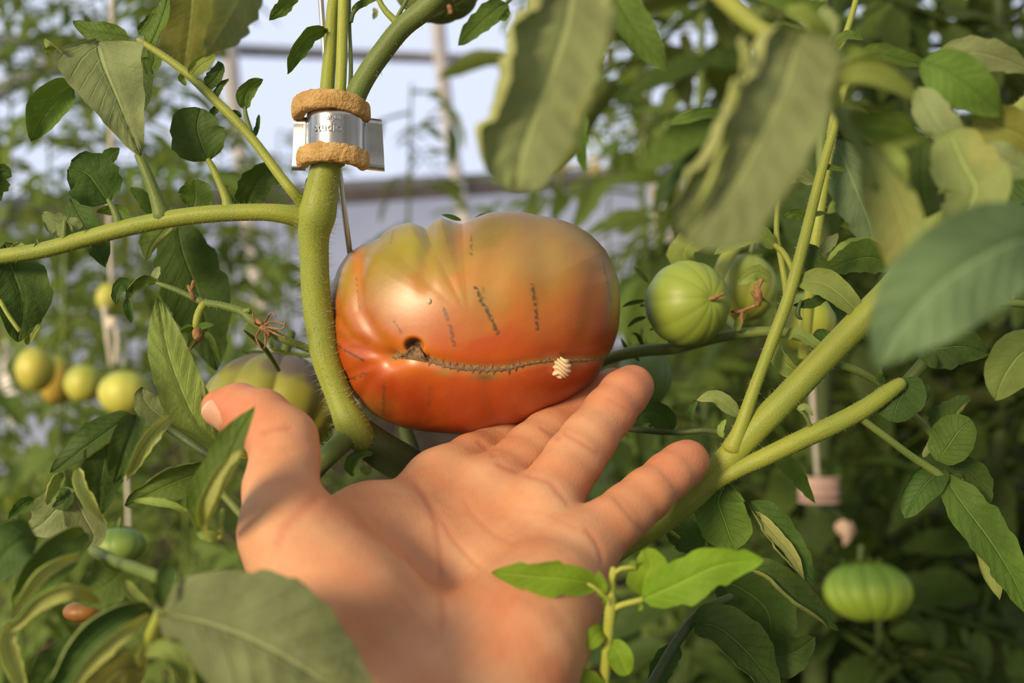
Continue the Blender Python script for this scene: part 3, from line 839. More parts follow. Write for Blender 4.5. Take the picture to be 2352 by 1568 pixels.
# ------------------------------------------------------------------ the other tomatoes
def fruit(label, px, py, d, rx, ry, axis, top, bot, ribs=8, rib=.07, seed=0, scar=None, calyx=True, shoulder=None, n=44, group=None, rough=.32, stalk_to=None, soft=False):
    """ribbed tomato; axis = direction of the blossom end in (right, up, towards camera); rx, ry in pixels"""
    V, Q = cube_sphere(n)
    ax = unit(np.asarray(axis, float)); a1 = unit(np.cross(ax, [0.1, .9, .3])); a2 = np.cross(ax, a1)
    # V in fruit frame: z along the axis
    z = V[:, 2]; th = np.arctan2(V[:, 1], V[:, 0]); sn = np.hypot(V[:, 0], V[:, 1])
    r_ = np.random.default_rng(seed)
    ph = th * ribs / 2 + r_.uniform(0, 6) + .35 * np.sin(th * 2 + seed)
    R = 1 - rib * (1 - np.abs(np.sin(ph))) ** 1.6 * (1 - .55 * np.abs(z))
    if soft: R = 1 - rib * (.5 + .5 * np.cos(2 * ph)) ** 2 * (1 - .4 * np.abs(z))
    R = R * (1 - .16 * np.exp(-(sn / .30) ** 2) * (z < 0) - .07 * np.exp(-(sn / .2) ** 2) * (z > 0))
    q = V * R[:, None]
    l = q[:, :1] * a1 + q[:, 1:2] * a2 + q[:, 2:] * ax
    k = d / F
    l = l * np.array((rx * k, ry * k, .5 * (rx + ry) * k * .95))
    Wd = P(px, py, d) + l[:, :1] * RT + l[:, 1:2] * UP - l[:, 2:] * FW
    nn = fbm(V[:, 0], V[:, 1], V[:, 2], 2.2, seed + 9)
    kk = sstep(z + nn * .25, -.75, .35)
    cc = lerp(np.array(top), np.array(bot), kk)
    if shoulder is not None:
        s2 = sstep(-z + .35 * nn + .12 * np.abs(np.sin(ph * 2)), .38, .72); cc = cc * (1 - s2[:, None]) + np.array(shoulder) * s2[:, None]
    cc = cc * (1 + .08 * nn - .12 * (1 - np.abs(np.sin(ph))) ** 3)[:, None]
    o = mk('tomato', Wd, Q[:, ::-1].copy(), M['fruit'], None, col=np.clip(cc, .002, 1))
    tag(o, label, 'tomato', group)
    cw = P(px, py, d); kz = np.array((rx * k, ry * k, .5 * (rx + ry) * k * .95))
    def at(v): 
        v = np.asarray(v) * kz; return cw + v[0] * RT + v[1] * UP - v[2] * FW
    if calyx:
        for j in range(6):
            a = j * 1.047 + seed
            e = -ax * .88 + (a1 * math.cos(a) + a2 * math.sin(a)) * .55
            pts = np.array([at(-ax * .86), at(-ax * .98 + (e + ax * .88) * .45), at(e * 1.04), at(e * 1.16 - ax * .1)])
            s_ = crom(pts, 9)
            V2, Q2, uv = blade(s_, .11 * rx * k, unit(s_ - cw), 0, .3, .3, 'long', 0, 3, 1, 1, r_, 3, 1.5, .3)
            mk('sepal', V2, Q2, M['leaf'], o, uv=uv)
    ends = [at(-ax * .84), at(-ax * 1.1), at(-ax * 1.35 + np.array((.05, .15, 0)))]
    if stalk_to is not None: ends = ends[:2] + [np.array(q_) for q_ in stalk_to]
    V2, Q2, uv = tube_geo(crom(np.array(ends), 12), np.full(12, .07 * rx * k), 8)
    mk('fruit_stalk', V2, Q2, M['stemd'], o, uv=uv)
    if scar: 
        pts = [at(ax * .9), at(ax * 1.02), at(ax * 1.10 + np.array(scar[0]))]
        V2, Q2, uv = tube_geo(crom(np.array(pts), 8), np.linspace(.055, .04, 8) * rx * k * scar[1], 8)
        mk('dried_style', V2, Q2, M['dry'], o, uv=uv)
        th_ = np.linspace(0, 6.2832, 18, endpoint=False)
        ring = np.array([at(ax * .93 + .05 * (a1 * math.cos(a) + a2 * math.sin(a))) for a in th_]); ring = np.vstack([ring, ring[:1]])
        V2, Q2, uv = tube_geo(ring, np.full(19, .014 * rx * k), 6, cap=False)
        mk('blossom_ring', V2, Q2, M['dry'], o, uv=uv)
    return o
M['fruit'] = attr_mat('green_tomato_skin', .46, .45, .04, 900, None, Subsurface_Weight=.08, Subsurface_Scale=.005)
G1, G2 = (.20, .30, .075), (.34, .40, .05)
fruit('smooth round green tomato with a dry brown style, right of the big tomato', 1579, 697, .385, 97, 99, (.42, .08, .90), (.10, .23, .10), (.26, .345, .045), 11, .016, 3, ((.16, .10, .12), 1.0), n=60, soft=True, stalk_to=[P(1545, 800, .41), P(1545, 800, .405)])
fruit('blurred green tomato partly hidden behind the round one with the dry style', 1712, 660, .47, 72, 78, (-.2, -.8, .3), (.22, .30, .05), (.32, .36, .05), 7, .03, 4)
fruit('blurred yellow-green tomato behind the thin upright stem, right of the dry flower', 1852, 742, .50, 66, 72, (-.1, -.9, .3), (.22, .30, .04), (.32, .37, .045), 7, .03, 5)
fruit('dull green tomato half hidden behind the ring fingertip', 1482, 862, .45, 62, 74, (.1, -.9, .2), (.11, .19, .05), (.15, .24, .06), 7, .03, 6)
fruit('wide blurred ribbed green tomato hanging low in the shade at right', 1993, 1357, .80, 100, 68, (.05, -.92, .35), (.20, .36, .04), (.33, .47, .04), 12, .09, 7, n=56)
fruit('big ribbed yellow-green tomato with brown shoulders behind the thumb', 622, 935, .415, 158, 128, (-.1, -.86, .42), (.20, .21, .06), (.33, .33, .045), 9, .10, 8, shoulder=(.13, .105, .075), n=70)
LG = 'pale tomatoes in the blurred cluster at left'
fruit('largest pale yellow-green tomato of the blurred cluster at left, beside the pale leaf', 286, 902, .95, 58, 52, (.1, -.9, .3), (.36, .42, .07), (.52, .52, .08), 6, .02, 9, n=30, group=LG)
fruit('small yellow-green tomato in the middle of the blurred cluster at left', 193, 880, 1.0, 43, 44, (.0, -.9, .3), (.34, .40, .06), (.48, .48, .07), 6, .02, 10, n=26, group=LG)
fruit('yellowish tomato at the left end of the blurred cluster', 82, 848, 1.05, 42, 52, (-.1, -.9, .3), (.36, .40, .06), (.50, .46, .07), 6, .02, 11, n=26, group=LG)
fruit('green tomato with an orange blush behind the left end of the blurred cluster', 132, 872, 1.12, 40, 58, (.1, -.9, .3), (.28, .34, .05), (.48, .34, .05), 6, .02, 12, n=26, group=LG)
fruit('little pale tomato above the two strings, left of the flower truss', 250, 684, 1.1, 28, 34, (.0, -.9, .3), (.38, .42, .07), (.46, .46, .08), 6, .02, 13, n=24)
fruit('dark green tomato sunk among the leaves below the thumb, at left', 272, 1252, .46, 62, 42, (.1, -.8, .4), (.11, .22, .04), (.20, .30, .05), 7, .03, 14, n=32)
fruit('orange tomato peeping between rolled leaves in the lower left corner', 190, 1403, .42, 44, 24, (.1, -.8, .4), (.20, .12, .02), (.28, .12, .02), 6, .02, 15, n=28)
fruit('dull green tomato cut by the frame top above the clipped plant', 1005, -26, .42, 100, 78, (.30, -.75, .55), (.11, .15, .04), (.14, .18, .045), 8, .05, 16, ((.0, -.14, .1), 1.2), n=44, stalk_to=[P(1090, -150, .40), P(1130, -130, .345)])

# ------------------------------------------------------------------ the hand: one continuous skin from a smooth distance field
HO = P(1050, 1150, .31)                        # local frame: x right, y up, z away from the lens, millimetres
def HL(px, py, d):
    w = P(px, py, d) - HO
    return np.array([w @ RT, w @ UP, w @ FW]) * 1000.0
HST = .85
HB0 = np.array([-88., -175., -120.]); HB1 = np.array([94., 45., 110.])
hn = np.ceil((HB1 - HB0) / HST).astype(int)
hx = [HB0[i] + HST * np.arange(hn[i]) for i in range(3)]

def cone_into(f, a, b, ra, rb, k):
    """smooth union of a round cone into field f, touched only near the cone"""
    mrg = k + 4
    lo = np.minimum(a - ra, b - rb) - mrg; hi = np.maximum(a + ra, b + rb) + mrg
    i0 = np.clip(((lo - HB0) / HST).astype(int), 0, hn); i1 = np.clip(((hi - HB0) / HST).astype(int) + 2, 0, hn)
    if np.any(i1 <= i0): return
    sl_ = tuple(slice(i0[i], i1[i]) for i in range(3))
    X = hx[0][sl_[0]][:, None, None] - a[0]; Y = hx[1][sl_[1]][None, :, None] - a[1]; Z = hx[2][sl_[2]][None, None, :] - a[2]
    d = b - a; L2 = d @ d
    t = np.clip((X * d[0] + Y * d[1] + Z * d[2]) / L2, 0, 1)
    q = np.sqrt((X - t * d[0]) ** 2 + (Y - t * d[1]) ** 2 + (Z - t * d[2]) ** 2) - (ra + (rb - ra) * t)
    g = f[sl_]
    h = np.maximum(k - np.abs(g - q), 0) / k
    f[sl_] = np.minimum(g, q) - h * h * k * .25

def chain(rows, k, f=None):
    if f is None: f = np.full(hn, 60.0, np.float32)
    q = [HL(*r[:3]) for r in rows]
    for i in range(len(rows) - 1): cone_into(f, q[i], q[i + 1], rows[i][3], rows[i + 1][3], k)
    return f

palm = np.full(hn, 60.0, np.float32)
for rows, k in (
    ([(955,1560,.276,12),(985,1330,.299,13),(1020,1118,.331,11.5)], 10), ([(1010,1580,.277,12),(1065,1350,.297,12.5),(1125,1140,.323,11.5)], 10),
    ([(1075,1590,.277,12),(1160,1370,.293,12.5),(1240,1185,.310,11.2)], 10), ([(1130,1590,.274,12),(1235,1420,.284,11),(1322,1275,.294,10.2)], 10),
    ([(1120,1590,.262,15),(1190,1470,.268,14),(1262,1360,.279,11)], 14),                 # heel of the little finger side
    ([(850,1540,.262,17),(790,1420,.262,17.5),(715,1290,.267,13.5)], 14),                # ball of the thumb
    ([(700,1235,.276,8),(835,1190,.302,7),(960,1152,.322,8)], 11), ([(760,1300,.278,10),(900,1240,.300,10)], 14),  # web
    ([(930,1610,.266,19),(1000,1680,.262,20),(1080,1610,.265,18)], 16), ([(960,1700,.256,19),(900,2100,.225,21)], 14), ([(1090,1700,.258,18),(1060,2100,.228,21)], 14)):
    chain(rows, k, palm)
THUMB = [(800,1440,.264,15),(652,1215,.270,11.6),(643,1120,.281,10.0),(655,1060,.286,9.6),(650,1012,.291,9.7),(600,962,.297,8.6),(548,941,.301,7.6),(508,937,.304,5.9)]
INDEX = [(1020,1112,.331,11.5),(1085,1062,.343,9.7),(1150,1028,.357,9.2),(1200,1000,.370,9.0),(1250,975,.382,8.2),(1290,952,.392,6.8)]
MIDDL = [(1125,1135,.323,11.2),(1190,1070,.335,9.6),(1225,1035,.342,9.7),(1262,1003,.349,9.3),(1330,950,.361,8.7),(1375,912,.370,8.2),(1408,884,.376,6.6)]
RINGF = [(1245,1178,.309,11),(1288,1100,.318,9.4),(1318,1055,.324,9.4),(1350,1010,.330,9.0),(1400,945,.339,8.5),(1432,905,.345,8.1),(1452,887,.349,7.6)]
LITTL = [(1325,1270,.294,10.2),(1400,1208,.302,8.5),(1440,1174,.308,8.2),(1485,1136,.313,7.9),(1535,1093,.320,7.5),(1565,1069,.325,7.2),(1581,1058,.3275,6.9)]
full = None
for rows, k in ((THUMB, 9), (INDEX, 7), (MIDDL, 6), (RINGF, 6), (LITTL, 7)):
    fch = chain(rows, 2.5)
    h = np.maximum(k - np.abs(palm - fch), 0) / k
    fch = np.minimum(palm, fch) - h * h * k * .25
    if full is None: full = fch
    else:
        h = np.maximum(1.2 - np.abs(full - fch), 0) / 1.2
        full = np.minimum(full, fch) - h * h * 1.2 * .25

def surface_nets(f, o, s):
    neg = f < 0
    nx, ny, nz = f.shape
    def cn(i, j, k): return (slice(i, nx - 1 + i), slice(j, ny - 1 + j), slice(k, nz - 1 + k))
    cnt = np.zeros((nx - 1, ny - 1, nz - 1), np.int8)
    for i in (0, 1):
        for j in (0, 1):
            for k in (0, 1): cnt += neg[cn(i, j, k)]
    act = np.argwhere((cnt > 0) & (cnt < 8))
    idx = np.full(cnt.shape, -1, np.int64); idx[tuple(act.T)] = np.arange(len(act))
    acc = np.zeros((len(act), 3)); num = np.zeros(len(act))
    corners = [(i, j, k) for i in (0, 1) for j in (0, 1) for k in (0, 1)]
    for a in corners:
        for ax in range(3):
            if a[ax]: continue
            b = list(a); b[ax] = 1
            fa = f[tuple((act + a).T)]; fb = f[tuple((act + b).T)]
            c_ = (fa < 0) != (fb < 0)
            t = np.where(c_, fa / np.where(c_, fa - fb, 1), 0)
            p_ = np.tile(np.array(a, float), (len(act), 1)); p_[:, ax] = t
            acc += p_ * c_[:, None]; num += c_
    V = o + s * (act + acc / num[:, None])
    Qs = []
    for ax in range(3):
        u, v = (ax + 1) % 3, (ax + 2) % 3
        s0 = [slice(1, n - 1) for n in f.shape]; s0[ax] = slice(0, f.shape[ax] - 1)
        s1 = list(s0); s1[ax] = slice(1, f.shape[ax])
        A, B = neg[tuple(s0)], neg[tuple(s1)]
        off = np.array([1, 1, 1]); off[ax] = 0
        for cross, flip in ((A & ~B, False), (~A & B, True)):
            e = np.argwhere(cross) + off
            if not len(e): continue
            du = np.zeros(3, int); du[u] = 1; dv = np.zeros(3, int); dv[v] = 1
            q = np.stack([idx[tuple((e - du - dv).T)], idx[tuple((e - dv).T)], idx[tuple(e.T)], idx[tuple((e - du).T)]], 1)
            Qs.append(q[:, ::-1] if flip else q)
    return V, np.vstack(Qs)
HV, HQ = surface_nets(full, HB0, HST)
del palm, full, fch
E = np.vstack([HQ[:, [0, 1]], HQ[:, [1, 2]], HQ[:, [2, 3]], HQ[:, [3, 0]]])
deg = np.bincount(E.ravel(), minlength=len(HV)).astype(float)
def smooth_v(V, k):
    a = np.stack([np.bincount(E[:, 0], V[E[:, 1], i], len(V)) + np.bincount(E[:, 1], V[E[:, 0], i], len(V)) for i in range(V.shape[1])], 1) / deg[:, None]
    return V + k * (a - V)
for _ in range(3):
    HV = smooth_v(HV, .6); HV = smooth_v(HV, -.55)
def vnorm(V):
    n = np.cross(V[HQ[:, 2]] - V[HQ[:, 0]], V[HQ[:, 3]] - V[HQ[:, 1]])
    a = np.stack([sum(np.bincount(HQ[:, j], n[:, i], len(V)) for j in range(4)) for i in range(3)], 1)
    return unit(a)
hN = vnorm(HV)
def h_world(V): return HO + (V[:, :1] * RT + V[:, 1:2] * UP + V[:, 2:] * FW) / 1000.0
hw_ = h_world(HV); px, py, dd = proj(hw_)
fac = sstep(-hN[:, 2], -.05, .35)                     # the palm side
CREASE = [   # pixel line, depth mm, width px, redness
 ([(942,1098),(968,1130),(990,1165),(1003,1200),(1009,1260),(1013,1330),(1020,1410),(1012,1470)], .75, 8, .6),
 ([(968,1119),(1003,1175),(1040,1238),(1085,1290),(1130,1322),(1170,1345)], .55, 6, .55),
 ([(1061,1135),(1080,1175),(1125,1220),(1160,1240),(1200,1260)], .4, 6, .35),
 ([(742,1122),(725,1148),(705,1163),(675,1190),(650,1216),(628,1260)], .6, 13, .5),
 ([(769,1119),(810,1150),(849,1183),(890,1230),(928,1268),(965,1305),(992,1342)], .8, 34, .1),
 ([(1180,1165),(1260,1180),(1330,1215)], .25, 7, .2),
 ([(1342,1210),(1362,1232),(1380,1265),(1384,1300)], .8, 7, .6), ([(1405,1135),(1440,1175),(1478,1222)], .6, 6, .45), ([(1515,1078),(1535,1100),(1552,1125)], .4, 5, .3),
 ([(1393,912),(1420,928),(1455,950)], .45, 5, .4), ([(1290,992),(1330,1012),(1383,1046)], .8, 6, .45), ([(1222,1092),(1262,1105),(1300,1150)], .8, 7, .5),
 ([(1138,1062),(1175,1078),(1225,1095)], .7, 6, .6), ([(1240,978),(1262,992),(1290,1010)], .7, 6, .5), ([(1096,1010),(1118,1030),(1140,1050)], .7, 7, .5),
 ([(598,996),(630,984),(672,982)], .6, 8, .7), ([(580,1060),(620,1052)], .2, 6, .1), ([(905,1350),(960,1420),(1010,1480)], .3, 10, .3), ([(1300,1145),(1306,1165)], .6, 6, .4)]
disp = np.zeros(len(HV)); red = np.zeros(len(HV))
for line, dep, w_, rd in CREASE:
    q, run = pdist(px, py, line)
    en = sstep(run, 0, .08) * (1 - sstep(run, .9, 1)) * .8 + .2
    disp += .42 * dep * np.exp(-(q / w_) ** 2) * en; red = np.maximum(red, rd * np.exp(-(q / (w_ * .95)) ** 2) * en)
fine = fbm(HV[:, 0], HV[:, 1], HV[:, 2], .22, 21, 3)
HV = HV - hN * ((disp * fac) - .12 * fine)[:, None]
red *= fac
# skin colour: warm buff, pinker towards finger ends and thumb, paler over the pads of the palm
tips = np.zeros(len(HV))
for fg in (INDEX, MIDDL, RINGF, LITTL, THUMB):
    q = np.linalg.norm(HV - HL(*fg[-1][:3]), axis=1); tips = np.maximum(tips, 1 - sstep(q, 6, 34))
fleck = fbm(HV[:, 0], HV[:, 1], HV[:, 2], .45, 23, 3)
blot = fbm(HV[:, 0], HV[:, 1], HV[:, 2], .085, 22, 4)
cc = np.tile(np.array((.615, .30, .152)), (len(HV), 1))
cc = cc * (1 - .55 * tips[:, None]) + np.array((.60, .20, .105)) * .55 * tips[:, None]
cc = cc * (1 + np.stack([.05 * blot + .03 * fleck, .20 * blot + .07 * fleck, .26 * blot + .08 * fleck], 1))
k = (red * .75)[:, None]
cc = cc * (1 - k) + np.array((.48, .15, .09)) * k
M['skin'] = attr_mat('skin', .50, .35, 0, 1400, None, Subsurface_Weight=.14, Subsurface_Scale=.005)
t = M['skin'].node_tree
tc = t.nodes.new('ShaderNodeTexCoord')
vz = t.nodes.new('ShaderNodeTexVoronoi'); vz.feature = 'DISTANCE_TO_EDGE'; vz.inputs['Scale'].default_value = 620
mp = t.nodes.new('ShaderNodeMapping'); mp.inputs['Scale'].default_value = (1, .45, 1); mp.inputs['Rotation'].default_value = (0, .6, .5)
t.links.new(tc.outputs['Object'], mp.inputs[0]); t.links.new(mp.outputs[0], vz.inputs['Vector'])
hh = math_n(t, 'ADD', math_n(t, 'MULTIPLY', smooth_n(t, vz.outputs['Distance'], 0, .09), .5), noise_n(t, 1500, 4))
t.links.new(bump_n(t, hh, .22, .0004), t.nodes['Principled BSDF'].inputs['Normal'])
M['skin'].node_tree.nodes['Principled BSDF'].inputs['Subsurface Radius'].default_value = (1.0, .35, .2)
hand = mk('person', h_world(HV), HQ, M['skin'], None, col=np.clip(cc, .01, 1))
tag(hand, 'open bare hand of a person, palm up, its fingers under the big tomato', 'person')
# thumbnail: a curved plate on the back of the thumb tip
axn = unit(HL(478, 922, .305) - HL(535, 980, .3015))
nn = np.array((-.60, -.62, -.52)); nn = unit(nn - axn * (nn @ axn)); bb = np.cross(axn, nn)
cn_ = HL(531, 933, .3025)
ug, vg = np.meshgrid(np.linspace(-1, 1, 16), np.linspace(-1, 1, 15), indexing='ij')
rn = 8.0 - .3 * (ug * .5 + .5)
th = vg * (.85 - .25 * np.abs(ug) ** 3)
pos = cn_ + axn * (ug * 5.2)[..., None] + (nn * (np.cos(th) * rn)[..., None]) + bb * (np.sin(th) * rn)[..., None]
pos = pos + nn * (.35 * (1 - ug ** 4) * (1 - np.abs(vg) ** 4) - .5)[..., None]
uu = (ug * .5 + .5)[..., None]
nc_ = np.array((.60, .33, .19)) * (1 - sstep(uu, .88, .97)) + np.array((.66, .46, .29)) * sstep(uu, .86, .96)
M['nail'] = attr_mat('fingernail', .3, .5, 0, 1)
HBVH = BVHTree.FromPolygons([tuple(v) for v in HV], [tuple(int(i) for i in f) for f in HQ])
flat_ = pos.reshape(-1, 3).copy()
for i_, v in enumerate(flat_):
    h, n_, fi, L_ = HBVH.find_nearest(Vector(v))
    n_ = np.array(n_); n_ = n_ if n_ @ (np.array(h) - cn_) > 0 else -n_
    flat_[i_] = np.array(h) + n_ * .28
edge = ((np.abs(ug) > .99) | (np.abs(vg) > .99)).reshape(-1)
flat_[edge] -= nn * .35
mk('thumbnail', h_world(flat_), grid_faces(16, 15), M['nail'], hand, col=nc_.reshape(-1, 3))

# ------------------------------------------------------------------ the stem clip: steel band with wings, two foam pads, lettering
CD = .338
cl0 = P(772, 310, CD)
clip = thing('stem_clip', cl0, 'shiny steel stem clip with two tan foam pads and embossed lettering, above the big tomato', 'clip')
def cpt(x, y, z):          # pixel-sized local coordinates about the stem axis (x right, y down, z towards the lens)
    k = CD / F
    x, y, z = np.asarray(x, float), np.asarray(y, float), np.asarray(z, float)
    return cl0 + (x * k)[..., None] * RT - (y * k)[..., None] * UP - (z * k)[..., None] * FW
# plan of the band: wing, curve, wing
def arcp(t):
    """t -> plan position of the steel strip; -1..1 is the round front"""
    pts = []
    for a in t:
        if abs(a) <= 1: pts.append((66 * math.sin(a * 1.45), 66 * math.cos(a * 1.45) - 6))
        else:
            s_ = (abs(a) - 1); sg = 1 if a > 0 else -1
            bx, bz = 66 * math.sin(1.45), 66 * math.cos(1.45) - 6
            if s_ < .3: pts.append((sg * (bx + s_ * 14), bz - s_ * 18))
            else: pts.append((sg * (bx + 4 + (s_ - .3) * 54), bz - 5.5 - (s_ - .3) * (26 if sg > 0 else 6)))
    return np.array(pts)
tt = np.concatenate([np.linspace(-1.85, -1.02, 9), np.linspace(-1, 1, 41), np.linspace(1.02, 1.95, 10)])
pl = arcp(tt); tg = unit(np.gradient(pl, axis=0)); nrm2 = np.stack([-tg[:, 1], tg[:, 0]], -1)
wing = sstep(np.abs(tt), 1.0, 1.12)
lip = np.where(tt < 0, -.035, .06)
rows = []
for side in (1, -1):
    q = pl + nrm2 * side * 1.1
    for k in np.linspace(0, 1, 9):
        y0 = -46 + 4 * wing + (tt < 0) * wing * 4; y1 = 42 + 36 * wing + (tt < 0) * wing * 6
        kk = k if side == 1 else 1 - k
        flare = wing * (5 * (1 - sstep(kk, 0, .18)) + 5 * sstep(kk, .72, .95))
        rows.append(cpt(q[:, 0] + lip * (y0 + (y1 - y0) * kk) * wing, y0 + (y1 - y0) * kk + .03 * q[:, 0], q[:, 1] + flare))
V = np.array(rows); R_, C_ = V.shape[:2]
M['steel'] = plain_mat('brushed_steel', (.56, .54, .49), (.50, .48, .42), 90, .24, .5, .08, 700, .0005, Metallic=1.0)
Fq = np.vstack([grid_faces(R_, C_), np.stack([(R_ - 1) * C_ + np.arange(C_ - 1), (R_ - 1) * C_ + np.arange(1, C_), np.arange(1, C_), np.arange(C_ - 1)], 1)])
mk('steel_band', V.reshape(-1, 3), Fq, M['steel'], clip)
def foam(y0, wid, hgt, arch, xs, seed, tilt, dz=6):
    """half-ring foam pad bulging to the front, arched upwards"""
    n, s_ = 60, 22
    a = np.linspace(-1.52, 1.52, n)
    th = np.linspace(0, 2 * np.pi, s_, endpoint=False)
    cs, ss = np.sign(np.cos(th)) * np.abs(np.cos(th)) ** .55, np.sign(np.sin(th)) * np.abs(np.sin(th)) ** .55
    A, TH = np.meshgrid(a, np.arange(s_), indexing='ij')
    endt = np.interp(np.abs(a), [0, 1.30, 1.45, 1.52], [1, .96, .80, .5])[:, None]
    rad = 16 * cs[None] * endt
    cx_ = wid * np.sin(A); cz = (wid * .80) * np.cos(A) - 14 + dz
    nx_, nz = np.sin(A), np.cos(A)
    X = cx_ + nx_ * rad + xs; Z = cz + nz * rad
    Y = y0 - arch * np.cos(A) ** 1.0 + hgt / 2 * ss[None] * endt + tilt * cx_
    V = cpt(X.ravel(), Y.ravel(), Z.ravel())
    nz_ = fbm(X.ravel(), Y.ravel(), Z.ravel(), .16, seed, 4)
    V = V + (cpt((nx_ * 1.8).ravel() * nz_, (ss[None] * np.ones_like(A)).ravel() * 2.2 * nz_, (nz * 1.8).ravel() * nz_) - cl0)
    Fq = grid_faces(n, s_, True)
    me = mk('foam_pad', V, Fq, M['foam'], clip)
    # close the two cut ends
    bm = bmesh.new(); bm.from_mesh(me.data)
    bmesh.ops.holes_fill(bm, edges=[e for e in bm.edges if e.is_boundary], sides=0)
    bmesh.ops.recalc_face_normals(bm, faces=bm.faces); bm.to_mesh(me.data); bm.free()
    return me
foam(-48, 78, 44, 22, -10, 31, .035)
foam(62, 72, 44, 14, -6, 32, .03)
# stamped lettering wrapped round the front of the band
def emboss(txt, size, y, a0, a1):
    cu = bpy.data.curves.new('lettering', 'FONT'); cu.body = txt; cu.size = 1; cu.extrude = .045; cu.bevel_depth = .012; cu.offset = .012; cu.resolution_u = 3
    ob = bpy.data.objects.new('lettering', cu); COL.objects.link(ob)
    bpy.context.view_layer.update()
    me = bpy.data.meshes.new_from_object(ob.evaluated_get(bpy.context.evaluated_depsgraph_get()))
    co = np.array([v.co[:] for v in me.vertices]); fs = [list(p.vertices) for p in me.polygons]
    bpy.data.objects.remove(ob)
    x0, x1 = co[:, 0].min(), co[:, 0].max()
    ang = a0 + (a1 - a0) * (co[:, 0] - x0) / (x1 - x0)
    r = 66 + 3.0 + co[:, 2] * 16
    yy = y - co[:, 1] * size
    X = r * np.sin(ang); Z = r * np.cos(ang) - 6
    mk('lettering', cpt(X, yy + .03 * X, Z), fs, M['steel'], clip, smooth=False)
emboss('studio', 27, 3, -.66, .37)
emboss('aqui', 17, -23, -.20, .33)

# the wire the plant is trained up
WC = [(733,-60,.352,6.5),(745,110,.350,6.5),(758,230,.349,6.5),(772,340,.349,6.5),(779,390,.350,6.5),(790,480,.353,6.5),(803,575,.358,6.5),(812,640,.364,6.5),(826,740,.372,6.5)]
o = stalk('steel_wire', WC, plain_mat('wire_steel', (.72, .66, .56), None, 90, .3, Metallic=1.0), None, sides=12)
tag(o, 'thin straight steel wire running down through the clip behind the thick hairy stem', 'wire')

# ------------------------------------------------------------------ plant A: the clipped plant that carries the big tomato
A = thing('tomato_plant', P(800, 1000, .34), 'tomato plant with a thick hairy stem held by the shiny steel clip', 'plant')
SA = [(752,330,.340,32),(747,390,.340,35),(738,440,.341,38),(729,490,.342,43),(721,540,.344,36),(722,600,.346,33),(726,680,.348,33),(736,750,.349,34),(748,820,.349,33),(768,880,.349,31),(786,930,.348,31),(804,968,.347,37),(822,996,.348,37),(838,1012,.350,30)]
stalk('stem', SA, M['stem'], A, 90, 24)
stalk('stem', [(800,-520,.350,12),(790,-280,.347,12.5),(778,-70,.345,13),(764,20,.344,14),(758,120,.343,15),(751,215,.341,17),(752,300,.340,18),(750,350,.339,22)], M['stem'], A, 40, 16)
stalk('stem', [(815,-420,.346,9),(802,-250,.343,11),(791,-70,.341,12),(787,60,.340,12.5),(784,160,.339,13),(780,230,.339,13),(770,310,.339,14),(758,370,.339,16)], M['stemb'], A, 40, 16)
stalk('branch', [(802,-60,.352,4),(803,60,.350,4),(806,160,.348,5),(800,260,.345,6),(790,340,.343,7)], M['stemd'], A)
br = stalk('branch', [(1330,-330,.36,18),(1180,-160,.338,23),(1060,-60,.330,26),(985,14,.333,25),(925,62,.336,24),(878,120,.338,24),(842,172,.339,24),(815,224,.339,25),(790,300,.339,26),(765,370,.339,28)], M['stemd'], A, 50, 18)
stalk('twig', [(862,-20,.336,6),(880,18,.336,7),(905,45,.336,9),(925,62,.336,11)], M['stem'], br)
stalk('twig', [(940,-10,.338,4),(915,35,.337,5),(905,60,.337,5)], M['stemd'], br)
stalk('stem', [(818,978,.347,30),(790,1010,.345,26),(755,1045,.338,24),(720,1080,.345,25),(690,1130,.355,25),(670,1230,.37,25)], M['stemd'], A, 30, 16)
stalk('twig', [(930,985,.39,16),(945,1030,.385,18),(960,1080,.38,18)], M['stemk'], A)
stalk('stem', [(800,955,.350,26),(828,995,.351,38),(870,1030,.355,43),(930,1066,.362,45),(1010,1110,.375,46),(1090,1170,.39,46),(1150,1250,.405,46)], M['stemk'], A, 40, 20)  # older stem, its green also darkened for the shade under the tomato
hairs('stem_hair', [r if r[1] > 420 else (r[0], r[1], r[2], r[3]) for r in SA], M['hair'], A, 1300, 25, rs=2)
hairs('stem_hair', [(818,978,.347,30),(790,1010,.345,26),(755,1045,.345,24),(720,1080,.345,25)], M['hair'], A, 260, 22, rs=3)
hairs('stem_hair', [(985,14,.333,25),(925,62,.336,24),(878,120,.338,24),(842,172,.339,24)], M['hair'], A, 90, 16, rs=4)
# the long side branch to the left
BL = [(722,508,.345,24),(690,498,.343,25),(650,491,.341,22),(600,487,.340,20),(500,490,.340,20),(400,501,.341,20),(300,521,.342,19.5),(200,547,.343,19),(100,574,.344,18.5),(0,590,.345,18),(-80,604,.346,18)]
bl = stalk('branch', BL, M['stem'], A, 70, 18)
hairs('branch_hair', BL, M['hair'], A, 320, 13, rs=5)
stalk('stub', [(372,500,.341,22),(366,478,.341,17),(352,436,.341,13.5),(336,395,.341,12),(318,355,.342,10)], M['stemd'], bl)
stalk('petiole', [(524,488,.340,15),(521,460,.340,11),(505,420,.340,9),(490,388,.340,8),(478,366,.340,6)], M['stem'], bl)
leaf(bl, [(479,370,.340),(462,330,.338),(452,290,.337),(460,248,.337)], 66, 'dark', 15, .25, .35, 'round', teeth=.13, nt_=5, flip=False)
stalk('petiole', [(276,525,.342,12),(268,495,.342,9),(256,470,.342,7),(248,458,.342,5)], M['stemd'], bl)
leaf(bl, [(250,466,.342),(225,430,.340),(200,398,.339),(160,380,.338)], 66, 'dark', -10, .3, .2, 'round', teeth=.12)
